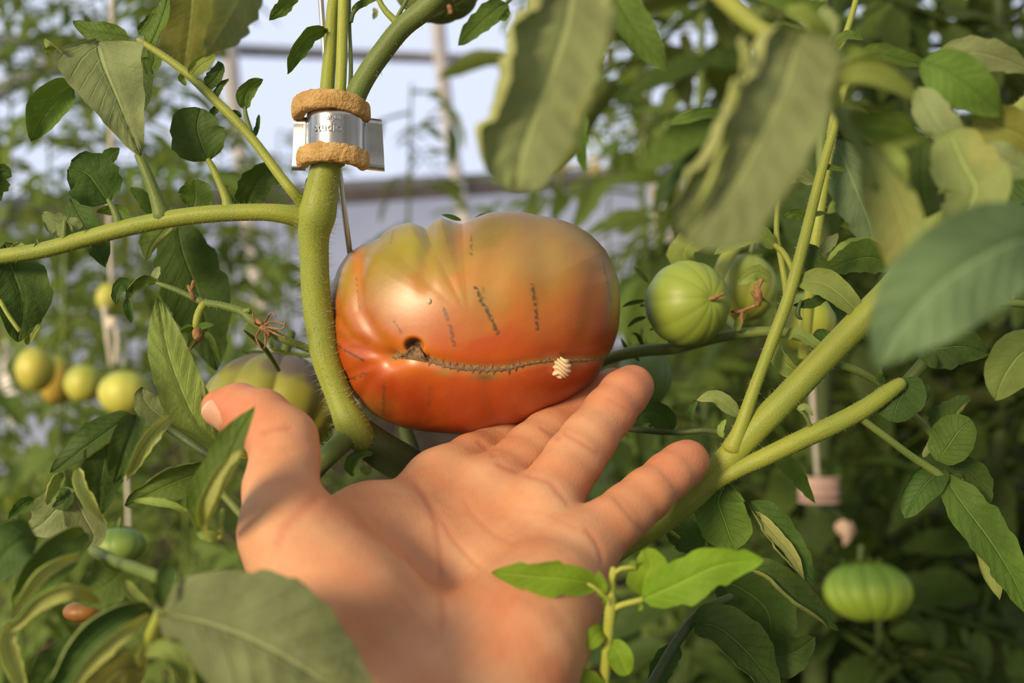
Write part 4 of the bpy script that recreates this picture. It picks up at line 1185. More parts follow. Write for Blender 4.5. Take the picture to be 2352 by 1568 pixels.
leaf(bl, [(235,385,.346),(250,360,.345),(275,340,.345)], 24, 'leaf', 10)
leaf(bl, [(160,455,.352),(190,510,.352),(225,560,.353),(243,614,.354)], 52, 'dark', -25, .4, .5, 'ovate', teeth=.18)
leaf(bl, [(155,545,.344),(140,520,.343),(115,505,.342),(97,487,.342)], 30, 'grey', 30, .9, .6, 'long')
stalk('stub', [(150,562,.343,9),(148,535,.342,7),(150,505,.342,5)], M['stemd'], bl)
leaf(bl, [(185,525,.339),(172,512,.338),(155,500,.338)], 16, 'grey', 0, .8, .6)
leaf(bl, [(300,500,.36),(270,480,.36),(220,488,.361)], 22, 'leaf', 30, .5, .5)
leaf(bl, [(445,478,.360),(450,450,.360),(447,413,.360)], 42, 'leaf', 0, .6, .6, 'round')
leaf(bl, [(360,495,.358),(330,455,.357),(300,430,.357)], 26, 'leaf', 20, .6, .3)
leaf(bl, [(405,500,.40),(420,580,.40),(460,690,.405),(498,850,.41)], 78, 'dark', -10, .35, .3, 'long', teeth=.14)
leaf(bl, [(410,505,.39),(380,525,.385),(350,560,.383),(335,595,.383)], 40, 'leaf', -30, 1.5, .6, 'long')
leaf(bl, [(560,478,.36),(580,440,.358),(605,400,.357),(625,372,.357)], 50, 'dark', -10, .5, .8, 'ovate')
leaf(bl, [(548,470,.37),(530,445,.37),(520,425,.37)], 22, 'leaf', 0, .8, .8)
leaf(bl, [(700,470,.345),(706,445,.345),(706,408,.346)], 14, 'dark', 30, .5, .5)
leaf(bl, [(10,560,.352),(30,620,.350),(50,690,.349),(40,785,.349)], 92, 'dark', 10, .35, .4, 'ovate', teeth=.12, nt_=4)
leaf(bl, [(60,790,.352),(75,770,.350),(92,742,.350)], 16, 'pale', 30, .8, .8)
stalk('petiole', [(0,690,.34,5),(20,725,.34,5),(45,760,.34,5)], M['stemb'], bl)
leaf(bl, [(20,580,.345),(45,562,.344),(58,572,.343)], 14, 'grey', 20, 1.2, .4)
leaf(bl, [(78,575,.343),(84,560,.342),(82,548,.342)], 8, 'grey', 0, 1, 1)
leaf(bl, [(-60,470,.345),(-20,420,.342),(5,395,.340),(26,405,.340)], 55, 'dark', -20, .4, .4)
# the slanting petiole with the grey leaf at its end
BU = [(704,478,.343,14),(672,440,.338,12.5),(640,400,.339,11.5),(590,332,.341,11),(540,275,.342,11),(500,236,.343,11),(440,178,.345,10),(400,146,.346,9),(350,112,.347,8),(318,92,.348,7)]
bu = stalk('branch', BU, M['stem'], A, 50, 14)
hairs('branch_hair', BU, M['hair'], A, 120, 12, rs=6)
leaf(bu, [(222,92,.322),(238,150,.320),(275,240,.320),(322,358,.322)], 108, 'grey', 0, .55, .25, 'tri', wl=1.0, wr=1.0, teeth=.05, roll=3, label='large dull grey-green leaf hanging tip down')
leaf(bu, [(145,125,.322),(128,118,.318),(112,105,.314),(100,92,.316)], 24, 'pale', 40, 1.4, .8, 'long')
leaf(bu, [(320,95,.348),(305,110,.345),(290,120,.343)], 14, 'grey', 0, .6, .6)
leaf(bu, [(170,198,.330),(140,215,.326),(100,262,.325),(72,325,.326)], 42, 'leaf', 20, .9, .4, 'long', teeth=.04)
leaf(bu, [(296,86,.350),(260,80,.349),(215,72,.349),(168,50,.350)], 36, 'leaf', -15, .3, .3, 'ovate', teeth=.08)
leaf(bu, [(342,108,.350),(360,70,.349),(375,30,.349),(386,-12,.35)], 40, 'leaf', 35, .7, .8, 'ovate')
leaf(bu, [(318,80,.343),(340,55,.341),(352,30,.341)], 20, 'leaf', 30, .9, .4)
leaf(bu, [(345,108,.350),(355,135,.35),(340,172,.352)], 28, 'leaf', -20, .9, .6, 'long')
leaf(bu, [(310,130,.352),(330,180,.352),(330,255,.354)], 26, 'dark', -20, .5, .5, 'long')
leaf(bu, [(436,178,.344),(460,150,.342),(480,138,.341),(497,124,.341)], 28, 'pale', 30, .9, .6, 'ovate')
leaf(bu, [(470,200,.345),(490,185,.343),(505,160,.343),(500,140,.344)], 26, 'dark', 10, .7, .9)
leaf(bu, [(495,230,.344),(505,205,.343),(525,180,.343)], 16, 'dark', 40, .9, .9)
leaf(bu, [(420,165,.347),(415,180,.347),(428,196,.348)], 14, 'pale', 20, .8, .8)
stalk('petiole', [(585,328,.342,6),(572,290,.342,5.5),(564,262,.342,5),(562,246,.342,4)], M['stemd'], bu)
leaf(bu, [(562,252,.342),(562,222,.341),(578,198,.341),(604,182,.342)], 26, 'leaf', -20, .3, .8, 'ovate', teeth=.07)
leaf(bu, [(555,268,.345),(540,258,.345),(520,262,.346)], 13, 'dark', 20, .8, .8)
leaf(bu, [(582,320,.344),(592,290,.345),(595,262,.346)], 10, 'dark', 20, .8, .8)
leaf(bu, [(505,240,.345),(485,262,.345),(470,270,.345)], 14, 'dark', 0, .8, .8)
leaf(bu, [(445,-50,.43),(440,20,.43),(432,90,.432),(420,168,.435)], 62, 'olive', 10, .3, .3, 'strap', teeth=.06)
leaf(bu, [(580,-60,.265),(550,0,.262),(510,70,.262),(476,130,.264)], 66, 'grey', 35, .4, .5, 'long')
# leaves off the upper stems
stalk('petiole', [(760,74,.343,5),(752,70,.342,5),(742,68,.341,5)], M['stemd'], A)
leaf(A, [(750,70,.341),(715,80,.337),(685,115,.335),(660,170,.335)], 32, 'leaf', 30, .5, .5, 'ovate', teeth=.14, nt_=4)
leaf(A, [(690,-40,.345),(660,0,.343),(640,25,.343),(618,47,.343)], 30, 'leaf', 20, .5, .5)
stalk('petiole', [(806,50,.349,5),(812,28,.349,5),(830,12,.349,4)], M['stemd'], A)
leaf(A, [(808,24,.349),(830,10,.347),(870,-4,.346)], 14, 'leaf', 30, .5, .5)
stalk('petiole', [(1240,-110,.39,6),(1205,-40,.395,6),(1165,5,.40,5)], M['stemd'], A)
leaf(A, [(1165,5,.40),(1140,20,.395),(1100,55,.392),(1052,104,.392)], 40, 'leaf', -20, .4, .7, 'ovate')
leaf(A, [(1170,22,.39),(1158,38,.388),(1145,45,.388)], 14, 'leaf', 20, .5, .5)
leaf(A, [(860,18,.40),(862,30,.398),(857,45,.398)], 10, 'yellow', 20, .5, .5)
# the old flower truss at left
TR_ = [(742,812,.352,9),(700,797,.349,9),(650,778,.345,10),(612,757,.346,12),(580,736,.346,13),(556,716,.346,10),(510,702,.346,9),(470,696,.346,9.5)]
tr = stalk('flower_truss', TR_, M['stemd'], A, 40, 12)
hairs('truss_hair', TR_, M['hair'], A, 150, 11, rs=8)
stalk('pedicel', [(470,696,.346,9),(436,680,.346,7),(400,664,.346,6.5),(360,650,.346,5)], M['stemd'], tr)
stalk('pedicel', [(470,696,.346,10),(458,715,.345,9.5),(452,735,.344,9.5),(450,752,.344,8)], M['stem'], tr)
stalk('pedicel', [(556,716,.346,8),(570,714,.345,7),(574,712,.345,7)], M['stemd'], tr)
for e in ([(450,752,.344),(470,748,.340),(492,746,.338)], [(455,755,.343),(480,775,.341),(506,838,.341)], [(446,752,.344),(425,762,.341),(404,773,.34)], [(450,750,.345),(430,752,.35),(410,762,.352)], [(448,754,.343),(440,780,.338),(430,803,.337)]):
    leaf(tr, e, 9, 'leaf', 20, .6, .6, 'long', name='sepal', teeth=0, puck=.3)
stalk('dried_petals', [(455,758,.342,11),(452,772,.341,15),(445,784,.340,10),(436,798,.339,6),(430,804,.339,3)], M['dry'], tr, 14, 9)
stalk('ovary', [(458,760,.343,10),(462,768,.343,12),(462,778,.343,8)], M['stem'], tr, 8, 10)
stalk('dried_flower', [(590,735,.343,5),(605,752,.341,9),(616,764,.341,8),(618,772,.341,4)], M['dry'], tr, 10, 8)
for e in ([(600,750,.342),(625,738,.338),(655,745,.337)], [(605,748,.342),(620,720,.338),(633,722,.337),(632,732,.336)], [(600,752,.342),(588,775,.338),(600,800,.338)], [(612,755,.341),(640,770,.338),(655,775,.337)], [(608,760,.341),(610,790,.339),(606,800,.338)], [(610,750,.341),(648,755,.337),(655,738,.336)], [(596,748,.342),(585,740,.338),(580,715,.338)]):
    c = [(a[0], a[1], a[2], 3.0 - i * .7) for i, a in enumerate(e)]
    stalk('dried_sepal', c, M['dry'], tr, 12, 6)
stalk('dried_bud', [(446,688,.345,4),(440,672,.344,5),(432,656,.344,4)], M['dry'], tr, 8, 7)
stalk('dried_bud', [(437,670,.344,3),(443,655,.344,5),(444,645,.344,4)], M['dry'], tr, 8, 7)
stalk('pedicel', [(640,850,.39,5),(608,800,.375,6),(575,770,.36,4),(560,758,.355,2)], M['stemd'], tr)
leaf(tr, [(362,650,.346),(335,640,.344),(305,660,.343),(290,690,.343)], 20, 'leaf', 20, .4, .8)
leaf(tr, [(302,672,.343),(285,650,.342),(268,672,.341),(266,700,.341)], 22, 'dark', 0, .5, .7)
leaf(tr, [(292,685,.343),(295,710,.342),(302,742,.342)], 15, 'dark', 25, .8, .3)
leaf(tr, [(352,645,.346),(360,625,.346),(365,610,.347)], 15, 'grey', 30, .5, .5)
# small curled leaf in the gap above the palm
leaf(A, [(808,1095,.35),(808,1070,.348),(825,1048,.346),(858,1040,.346)], 26, 'leaf', 30, .3, 1.0)
leaf(A, [(845,1090,.36),(840,1070,.358),(835,1055,.358)], 20, 'grey', 0, .4, .4)
leaf(A, [(690,1000,.34),(702,990,.338),(708,975,.338)], 9, 'grey', 0, .6, .6)

# ------------------------------------------------------------------ plant B: stems and leaves right of the hand
B = thing('tomato_plant', P(1480, 1240, .36), 'tomato plant whose stout pale-green stem slants up rightwards from the little fingertip', 'plant')
SB = [(1330,1320,.352,30),(1430,1250,.348,30),(1520,1195,.344,30),(1590,1140,.341,30),(1640,1088,.339,30),(1720,1000,.337,31),(1800,920,.336,31),(1900,815,.334,31),(1985,728,.332,32),(2060,650,.331,32),(2125,560,.335,31),(2180,450,.36,26),(2270,330,.40,22),(2400,200,.44,18),(2560,60,.48,14)]
sb = stalk('stem', SB, M['stem'], B, 70, 20)
hairs('stem_hair', SB, M['hair'], B, 900, 14, rs=10)
S2 = [(1590,1150,.340,18),(1640,1110,.337,17),(1700,1076,.335,19),(1760,1048,.333,21),(1850,1005,.332,22),(1930,968,.331,22),(1990,935,.331,21),(2040,900,.331,19),(2072,878,.331,14)]
s2 = stalk('branch', S2, M['stem'], B, 50, 16)
hairs('branch_hair', S2, M['hair'], B, 500, 9, rs=11)
S3 = [(1680,1030,.336,24),(1700,985,.335,17),(1735,885,.335,14),(1775,780,.336,14),(1812,680,.337,14),(1845,560,.338,13),(1880,420,.340,11.5),(1905,330,.341,10),(1925,262,.342,9)]
s3 = stalk('branch', S3, M['stem'], B, 60, 14)
hairs('branch_hair', S3, M['hair'], B, 260, 10, rs=12)
stalk('twig', [(1970,948,.331,12),(1985,966,.331,9),(2030,1000,.331,8.5),(2090,1045,.332,9),(2150,1085,.333,9.5),(2172,1100,.333,7)], M['stemd'], s2)
stalk('twig', [(1900,828,.336,10),(1960,848,.338,9.5),(2000,868,.34,8.5),(2030,890,.342,7)], M['stemd'], B)
stalk('twig', [(2075,930,.346,9),(2110,965,.345,9),(2145,1005,.344,8),(2190,1080,.344,7)], M['stemd'], B)
stalk('twig', [(1868,1000,.332,7),(1862,980,.331,5),(1850,955,.330,4.5),(1835,940,.33,3.5)], M['stemd'], s2)
leaf(s2, [(1830,940,.33),(1850,935,.329),(1868,955,.329)], 12, 'yellow', 20, .7, .4)
leaf(s2, [(2066,868,.336),(2075,900,.332),(2060,930,.330),(2050,968,.330)], 56, 'dark', -15, .35, .3, 'round', teeth=.05)
leaf(s2, [(2030,880,.336),(2018,860,.334),(2022,838,.334)], 14, 'dark', 0, .7, .7)
leaf(s2, [(2105,925,.35),(2125,900,.349),(2130,880,.349)], 20, 'dark', 0, .3, .3)
leaf(s2, [(2152,1058,.333),(2180,1020,.330),(2205,985,.329),(2232,965,.329)], 52, 'leaf', 15, .3, .35, 'round', teeth=.04)
leaf(s2, [(2155,1010,.34),(2170,970,.338),(2200,935,.337),(2228,908,.337)], 40, 'dark', 35, .5, 1.1, 'long')
leaf(s2, [(2120,1050,.338),(2140,1020,.336),(2160,990,.336)], 14, 'grey', 30, .6, .6)
leaf(s2, [(2168,1075,.334),(2130,1105,.331),(2100,1145,.330),(2078,1190,.330)], 50, 'dark', -20, .4, .9, 'ovate', teeth=.06)
leaf(s2, [(2164,1085,.333),(2215,1160,.327),(2275,1240,.325),(2330,1330,.326),(2370,1420,.328)], 58, 'leaf', 25, .5, .5, 'long', teeth=.16, nt_=5)
leaf(s2, [(2240,1205,.333),(2262,1260,.330),(2280,1320,.330),(2296,1378,.331)], 26, 'yellow', -30, .6, .9, 'long', teeth=.03)
leaf(s2, [(2180,1090,.338),(2215,1075,.337),(2250,1110,.337),(2268,1170,.338)], 34, 'dark', 0, .3, .6, 'long', teeth=.14)
leaf(s3, [(1785,568,.344),(1745,540,.341),(1700,548,.339),(1640,585,.338)], 34, 'pale', -25, .35, .25, 'ovate', teeth=.06, nt_=9)
stalk('petiole', [(1828,640,.338,6),(1812,600,.340,7),(1795,575,.342,7),(1780,563,.344,6)], M['stem'], s3)
leaf(s3, [(1826,645,.339),(1890,650,.334),(1945,690,.331),(1985,735,.331)], 36, 'pale', 25, .6, .3, 'long', teeth=.07)
leaf(s3, [(1862,560,.346),(1872,600,.343),(1900,650,.341),(1940,690,.341)], 30, 'dark', -20, .5, .6, 'long')
leaf(s3, [(1885,580,.35),(1905,560,.348),(1925,535,.348)], 22, 'grey', 20, .6, .6)
leaf(s3, [(2052,610,.372),(2000,590,.368),(1950,600,.366),(1892,622,.366)], 42, 'leaf', -15, .4, .3, 'long', teeth=.2, nt_=6)
leaf(s3, [(2030,560,.385),(1980,565,.383),(1930,580,.382),(1900,600,.382)], 26, 'pale', -25, .4, .4, 'long', teeth=.2)
leaf(s3, [(1905,675,.343),(1880,690,.340),(1850,700,.339),(1822,700,.339)], 20, 'dark', -25, .5, .4)
stalk('curl', [(1840,690,.338,3),(1832,715,.338,6),(1835,728,.338,5),(1842,733,.338,2)], M['stemk'], s3, 12)
leaf(s3, [(1895,660,.350),(1920,700,.348),(1945,730,.347),(1955,765,.348)], 20, 'dark', 30, .7, .7, 'long')
stalk('twig', [(1786,455,.348,6),(1784,540,.347,6.5),(1795,600,.346,7),(1805,660,.343,8),(1806,700,.340,8)], M['stem'], s3)
leaf(s3, [(1786,462,.348),(1760,440,.346),(1735,448,.346)], 16, 'grey', 20, .6, .4)
leaf(s3, [(1880,385,.342),(1905,384,.341),(1945,392,.341)], 10, 'leaf', 20, .6, .4)
leaf(s3, [(1862,495,.339),(1880,490,.338),(1897,490,.338)], 9, 'dark', 10, .4, .4)
leaf(s3, [(1855,500,.345),(1825,490,.344),(1800,498,.344)], 18, 'leaf', 20, .5, .5)
leaf(s3, [(1870,420,.350),(1830,400,.348),(1790,430,.348)], 26, 'grey', 20, .5, .5)
leaf(s3, [(1800,775,.342),(1830,765,.338),(1865,785,.336),(1890,808,.336)], 24, 'pale', 30, .4, .5)
leaf(s3, [(1785,790,.345),(1790,815,.342),(1815,845,.341),(1850,858,.341)], 34, 'pale', -30, .8, .7, 'ovate', teeth=.03)
leaf(s3, [(1865,770,.350),(1900,775,.348),(1940,790,.348)], 26, 'dark', 20, .5, .5)
leaf(B, [(1700,955,.352),(1670,930,.350),(1640,912,.349),(1600,918,.349)], 22, 'yellow', -25, .5, .3, 'long', teeth=.08)
leaf(B, [(1600,918,.350),(1588,940,.350),(1592,968,.351)], 12, 'dark', 10, .6, .6)
stalk('twig', [(1440,985,.37,6),(1500,990,.37,7),(1560,993,.365,6.5),(1620,988,.36,6),(1655,995,.352,6)], M['stemk'], B)
leaf(B, [(1545,990,.375),(1520,960,.374),(1490,945,.373),(1462,965,.373)], 34, 'dark', 10, .4, .3, 'round')
leaf(B, [(1660,1005,.345),(1655,985,.345),(1668,962,.345)], 12, 'pale', 10, .6, .6)
leaf(B, [(1775,920,.34),(1765,910,.34),(1768,890,.34)], 8, 'leaf', 0, .3, .3)
leaf(B, [(1668,1110,.345),(1650,1150,.342),(1665,1200,.341),(1685,1262,.342)], 60, 'leaf', -10, .4, .3, 'strap', teeth=.06)
leaf(B, [(1722,1150,.346),(1760,1190,.343),(1810,1260,.342),(1878,1345,.343)], 44, 'dark', 25, .3, .9, 'long', teeth=.12)
leaf(B, [(1730,1170,.344),(1775,1225,.340),(1815,1270,.339),(1850,1335,.340)], 20, 'olive', 35, .6, .6, 'long', flip=True)
leaf(B, [(1715,1300,.345),(1770,1320,.341),(1840,1380,.340),(1928,1447,.342)], 40, 'dark', 30, .4, 1.3, 'long', teeth=.08)
leaf(B, [(1745,1030,.37),(1790,1050,.37),(1835,1100,.372),(1872,1155,.375)], 24, 'leaf', 25, .5, .5, 'long')
leaf(B, [(1600,1270,.37),(1590,1250,.37),(1570,1225,.37),(1530,1220,.37)], 42, 'dark', 10, .3, .3, 'round', teeth=.1)
stalk('twig', [(1505,1190,.36,5),(1530,1212,.362,5),(1560,1235,.365,4)], M['stem'], B)
leaf(B, [(1640,1330,.375),(1700,1350,.372),(1760,1400,.372),(1775,1480,.374)], 80, 'dark', 0, .3, .3, 'round')
stalk('branch', [(1480,1600,.35,13),(1520,1530,.352,12),(1560,1465,.354,12),(1610,1405,.356,11),(1680,1370,.36,9)], M['stemk'], B, 24)
leaf(B, [(1590,1430,.350),(1650,1440,.346),(1720,1500,.345),(1790,1590,.347)], 78, 'dark', 10, .4, .9, 'ovate', teeth=.07)
leaf(B, [(1730,1500,.362),(1790,1510,.360),(1840,1490,.359),(1870,1462,.36)], 62, 'dark', -20, .4, .5, 'ovate')
leaf(B, [(1560,1480,.36),(1520,1530,.36),(1500,1600,.36)], 40, 'dark', 10, .4, .5)
# bright back stem with its leaves
stalk('stem', [(1960,140,.40,10),(1925,240,.40,12),(1905,330,.40,13),(1888,440,.40,13),(1872,560,.40,13),(1860,680,.405,13),(1845,820,.41,13)], M['stemb'], B, 40, 12)
stalk('stem', [(1905,-420,.41,11),(1893,-60,.40,13),(1886,60,.40,13),(1882,150,.40,13),(1884,260,.40,13),(1888,400,.40,12)], M['stemd'], B, 30, 12)
stalk('twig', [(2010,-220,.375,4),(1975,-40,.37,6),(1955,40,.37,7),(1935,100,.37,7),(1920,150,.375,7)], M['stem'], B)
hairs('stem_hair', [(1925,240,.40,12),(1905,330,.40,13),(1888,440,.40,13),(1872,560,.40,13)], M['hair'], B, 220, 13, rs=13)
leaf(B, [(1915,115,.36),(1930,90,.358),(1955,80,.357),(1985,92,.357)], 18, 'leaf', 25, .5, .4)
leaf(B, [(2012,500,.42),(1970,480,.418),(1930,470,.417),(1900,490,.417)], 30, 'pale', -20, .6, .6, 'long')
leaf(B, [(2020,540,.43),(1990,520,.43),(1960,510,.43),(1930,520,.43)], 26, 'pale', 20, .6, .6, 'long')
leaf(B, [(1920,320,.41),(1960,420,.41),(2000,520,.41),(2010,600,.41)], 60, 'blue', 0, .3, .3, 'long')
# the truss stalk with the round green tomato
ts = stalk('fruit_truss', [(1340,850,.42,15),(1400,822,.408,14),(1470,806,.402,14),(1545,800,.400,13.5),(1600,788,.398,12),(1650,775,.395,12),(1720,764,.392,12),(1790,762,.39,12),(1850,775,.39,11)], M['stemd'], B, 40, 14)
stalk('pedicel', [(1700,764,.392,9),(1640,690,.43,13),(1660,610,.45,16),(1690,560,.46,18)], M['stemb'], ts)
for e in ([(1482,690,.40),(1450,695,.397),(1428,705,.396)], [(1485,728,.40),(1460,735,.396),(1440,752,.396)], [(1490,650,.41),(1475,632,.41),(1455,612,.41)], [(1470,830,.41),(1440,800,.408),(1425,775,.407)], [(1480,800,.41),(1465,770,.41),(1450,765,.41)]):
    leaf(ts, e, 6, 'dark', 20, .5, .5, 'long', name='sepal', teeth=0, puck=.2)
for e in ([(1680,715,.385,3),(1700,715,.382,4),(1738,700,.38,4)], [(1740,700,.38,8),(1742,680,.379,10),(1738,655,.379,6)], [(1738,668,.379,5),(1750,640,.379,5),(1742,655,.379,4)], [(1705,715,.382,4),(1703,730,.382,5),(1705,742,.382,3)], [(1745,690,.379,4),(1730,675,.379,5),(1725,668,.379,2)]):
    stalk('dried_flower', e, M['dry'], ts, 9, 7)
stalk('pedicel', [(1782,760,.388,6),(1785,720,.386,6),(1770,695,.383,5),(1750,685,.38,4)], M['stemd'], ts)
leaf(ts, [(1690,760,.388),(1700,735,.386),(1715,720,.386)], 14, 'pale', 20, .5, .5)
leaf(ts, [(1770,645,.39),(1740,625,.388),(1710,640,.387),(1692,655,.387)], 26, 'pale', 10, .5, .4, 'ovate')
leaf(ts, [(1600,640,.43),(1570,590,.425),(1590,555,.422),(1650,540,.422)], 40, 'pale', 30, .5, .7, 'long')
stalk('dried_bud', [(1955,760,.335,4),(1952,735,.334,5),(1948,712,.334,4)], M['dry'], B, 8, 7)

# ------------------------------------------------------------------ plant at the right edge with the slanting forked stem
R_ = thing('tomato_plant', P(2160, 790, .37), 'forked green tomato stem slanting up to the right edge below the blurred blue-green leaf', 'plant')
stalk('stem', [(2080,880,.375,14),(2150,800,.372,14),(2190,752,.37,14),(2250,690,.368,14),(2300,640,.367,14),(2400,540,.366,14)], M['stemd'], R_, 30, 14)
stalk('twig', [(2262,680,.368,9),(2290,692,.367,9),(2340,697,.366,9),(2420,705,.366,9)], M['stemd'], R_)
stalk('twig', [(2325,692,.366,5),(2328,670,.366,4.5),(2318,655,.366,4),(2310,655,.366,3)], M['stemd'], R_)
stalk('twig', [(2185,760,.37,8),(2160,745,.371,7),(2140,730,.372,5)], M['stemd'], R_)
leaf(R_, [(2105,790,.36),(2150,800,.355),(2210,795,.353),(2272,812,.353)], 52, 'dark', 0, .4, .5, 'long')
leaf(R_, [(2120,800,.35),(2140,830,.348),(2150,845,.348)], 22, 'dark', 0, .5, .5)
leaf(R_, [(2400,800,.30),(2350,810,.30),(2310,860,.30),(2285,920,.30)], 62, 'pale', 15, .3, .3, 'long', teeth=.03)
leaf(R_, [(2380,380,.36),(2340,395,.358),(2310,430,.357),(2288,500,.358)], 60, 'dark', 0, .3, .3, 'round', teeth=.2, nt_=6)

# ------------------------------------------------------------------ plant D: foreground leaves hanging in from above, near the lens
D = thing('tomato_plant', P(1640, -60, .2), 'blurred foreground tomato plant hanging in from above, with large rolled leaves at upper right', 'plant')
SD = [(1420,-330,.25,20),(1520,-170,.23,22),(1600,-60,.215,22),(1650,-15,.212,21),(1720,50,.208,20),(1790,95,.205,18),(1850,130,.202,17),(1895,165,.200,18),(1915,215,.200,18),(1925,250,.2,16)]
sd = stalk('branch', SD, M['stem'], D, 40, 16)
stalk('twig', [(1920,245,.200,15),(1950,300,.200,13),(1985,360,.200,11),(2010,430,.2,8)], M['stemd'], sd)
stalk('twig', [(1860,130,.202,12),(1885,90,.204,11),(1890,40,.206,10)], M['stemd'], sd)
leaf(D, [(1325,-70,.200),(1300,60,.195),(1258,190,.192),(1205,330,.191),(1182,440,.192)], 160, 'grey', -4, 1.2, 1.35, 'strap', teeth=.16, nt_=4, curlu=(.8, 1.35, .8, 1.2, .9, .6), roll=2.7, puck=1.3, label='large blurred leaf with both edges rolled up')
leaf(D, [(1330,190,.26),(1325,260,.258),(1330,330,.258),(1344,395,.26)], 26, 'leaf', 20, .5, .5, 'long')
leaf(D, [(1395,-60,.255),(1420,0,.250),(1470,80,.249),(1535,165,.25)], 62, 'leaf', 20, .4, .4, 'ovate', teeth=.04)
leaf(D, [(1835,85,.185),(1800,200,.178),(1745,320,.174),(1675,440,.173),(1562,548,.174)], 142, 'grey', 0, .95, 1.35, 'strap', teeth=.10, nt_=4, curlu=(1, 1.4, .8, 1.1, .9, .5), roll=2.9, puck=1.3, label='large blurred leaf hanging by its stalk, one edge rolled in pale tufts')
leaf(D, [(1700,90,.176),(1712,130,.170),(1706,180,.170)], 34, 'pale', 10, 1.5, 1.2, 'round', roll=1)
leaf(D, [(1690,185,.175),(1684,220,.168),(1680,262,.169)], 36, 'pale', 10, 1.5, 1.2, 'round', roll=1)
leaf(D, [(1672,275,.176),(1660,330,.171),(1625,420,.171),(1585,510,.172)], 26, 'pale', 30, 1.2, 1.2, 'long', roll=1)
leaf(D, [(1900,150,.199),(1880,200,.188),(1850,300,.182),(1800,380,.182)], 44, 'pale', 20, 1.0, 1.3, 'long', roll=1.2)
leaf(D, [(1895,115,.205),(1870,70,.200),(1840,35,.198),(1800,18,.198)], 42, 'pale', -25, 1.3, .6, 'ovate')
leaf(D, [(1880,125,.204),(1895,80,.203),(1905,50,.203),(1890,20,.204)], 32, 'grey', 10, .4, .8, 'round')
leaf(D, [(1912,195,.205),(1960,172,.200),(2030,180,.199),(2098,225,.201)], 40, 'pale', 25, .8, .8, 'long', teeth=.03)
leaf(D, [(1905,160,.21),(1930,130,.208),(1970,122,.208),(2000,140,.21)], 22, 'pale', 20, .8, .6, 'long')
leaf(D, [(1965,130,.27),(2020,125,.27),(2080,140,.272),(2140,150,.275)], 26, 'leaf', 30, .5, .8, 'long', teeth=.1)
leaf(D, [(1668,272,.27),(1630,260,.268),(1580,272,.267),(1525,286,.268)], 22, 'leaf', -30, .5, .5, 'ovate')
leaf(D, [(1940,275,.205),(2000,285,.200),(2060,295,.199),(2130,330,.2)], 52, 'leaf', -25, .3, .4, 'ovate')
leaf(D, [(2010,335,.199),(2060,325,.196),(2110,315,.196),(2150,310,.197)], 20, 'pale', -35, .6, .5, 'long')
leaf(D, [(2012,325,.204),(2045,430,.200),(2085,560,.199),(2070,700,.2)], 92, 'yellow', -10, .4, .5, 'long', wl=.55, wr=.8, teeth=.05, label='yellowing olive leaf hanging limp')
leaf(D, [(2030,330,.198),(2065,370,.193),(2080,420,.194)], 24, 'pale', 10, 1.0, 1.0, 'long')
leaf(D, [(2120,320,.235),(2120,400,.235),(2130,500,.236)], 60, 'dark', 0, .4, .4, 'strap')
leaf(D, [(2180,300,.230),(2210,370,.226),(2240,440,.225),(2190,530,.226)], 78, 'yellow', 0, .3, .3, 'round', label='pale yellowing leaf with brown specks')
leaf(D, [(2115,140,.245),(2170,165,.241),(2230,205,.240),(2300,265,.242)], 60, 'leaf', 5, .3, .4, 'long', teeth=.05)
leaf(D, [(2150,130,.27),(2230,120,.268),(2300,135,.268),(2380,165,.27)], 40, 'grey', 15, .3, .4, 'long')
leaf(D, [(2110,200,.24),(2140,260,.237),(2180,310,.236),(2230,360,.237)], 44, 'grey', 20, .5, .4, 'long')
leaf(D, [(2240,260,.25),(2290,290,.247),(2340,310,.246),(2400,360,.247)], 56, 'olive', 0, .3, .4, 'long')
leaf(D, [(2260,330,.24),(2310,370,.238),(2380,400,.24)], 40, 'grey', 10, .3, .3, 'long')
leaf(D, [(2420,540,.176),(2320,560,.170),(2180,640,.168),(2080,740,.168),(2008,850,.170)], 128, 'blue', 12, .15, .2, 'long', teeth=.02, label='broad blurred blue-green leaf reaching in from the right edge')
stalk('petiole', [(2290,640,.178,18),(2350,618,.176,20),(2430,600,.175,20)], M['stemd'], D)
leaf(D, [(1720,-60,.25),(1760,-20,.248),(1840,10,.248),(1900,5,.25)], 30, 'leaf', 25, .5, .5, 'long')

# ------------------------------------------------------------------ plant C: foreground leaves at lower left
C_ = thing('tomato_plant', P(340, 1640, .24), 'foreground tomato plant at lower left, its big blurred leaf over the heel of the hand', 'plant')
leaf(C_, [(362,1405,.222),(470,1425,.213),(600,1475,.208),(740,1560,.206),(860,1660,.208)], 185, 'dull', 8, .25, -1.3, 'ovate', wl=1.12, wr=1.15, teeth=.07, nt_=7, puck=1.5, label='broad blurred grey-green leaf across the heel of the hand')
stalk('branch', [(372,1395,.223,13),(350,1450,.226,15),(325,1510,.23,15),(300,1600,.235,15)], M['stemb'], C_)
stalk('branch', [(215,1265,.27,13),(270,1290,.26,14),(330,1312,.25,15),(385,1335,.24,15)], M['stemd'], C_)
leaf(C_, [(455,1222,.262),(475,1150,.256),(520,1060,.253),(552,990,.253),(585,932,.255)], 48, 'leaf', 25, .5, .9, 'long', teeth=.04)
leaf(C_, [(470,1222,.256),(480,1160,.248),(515,1090,.246),(552,1030,.248)], 34, 'pale', 40, 1.3, 1.0, 'long', teeth=.03, flip=True)
leaf(C_, [(505,1235,.262),(480,1230,.26),(450,1225,.26)], 22, 'pale', 20, .5, .6)
stalk('petiole', [(505,1235,.262,6),(508,1200,.264,6),(512,1170,.266,5)], M['stem'], C_)
stalk('petiole', [(508,1130,.29,9),(540,1165,.288,10),(570,1200,.286,10)], M['stemd'], C_)
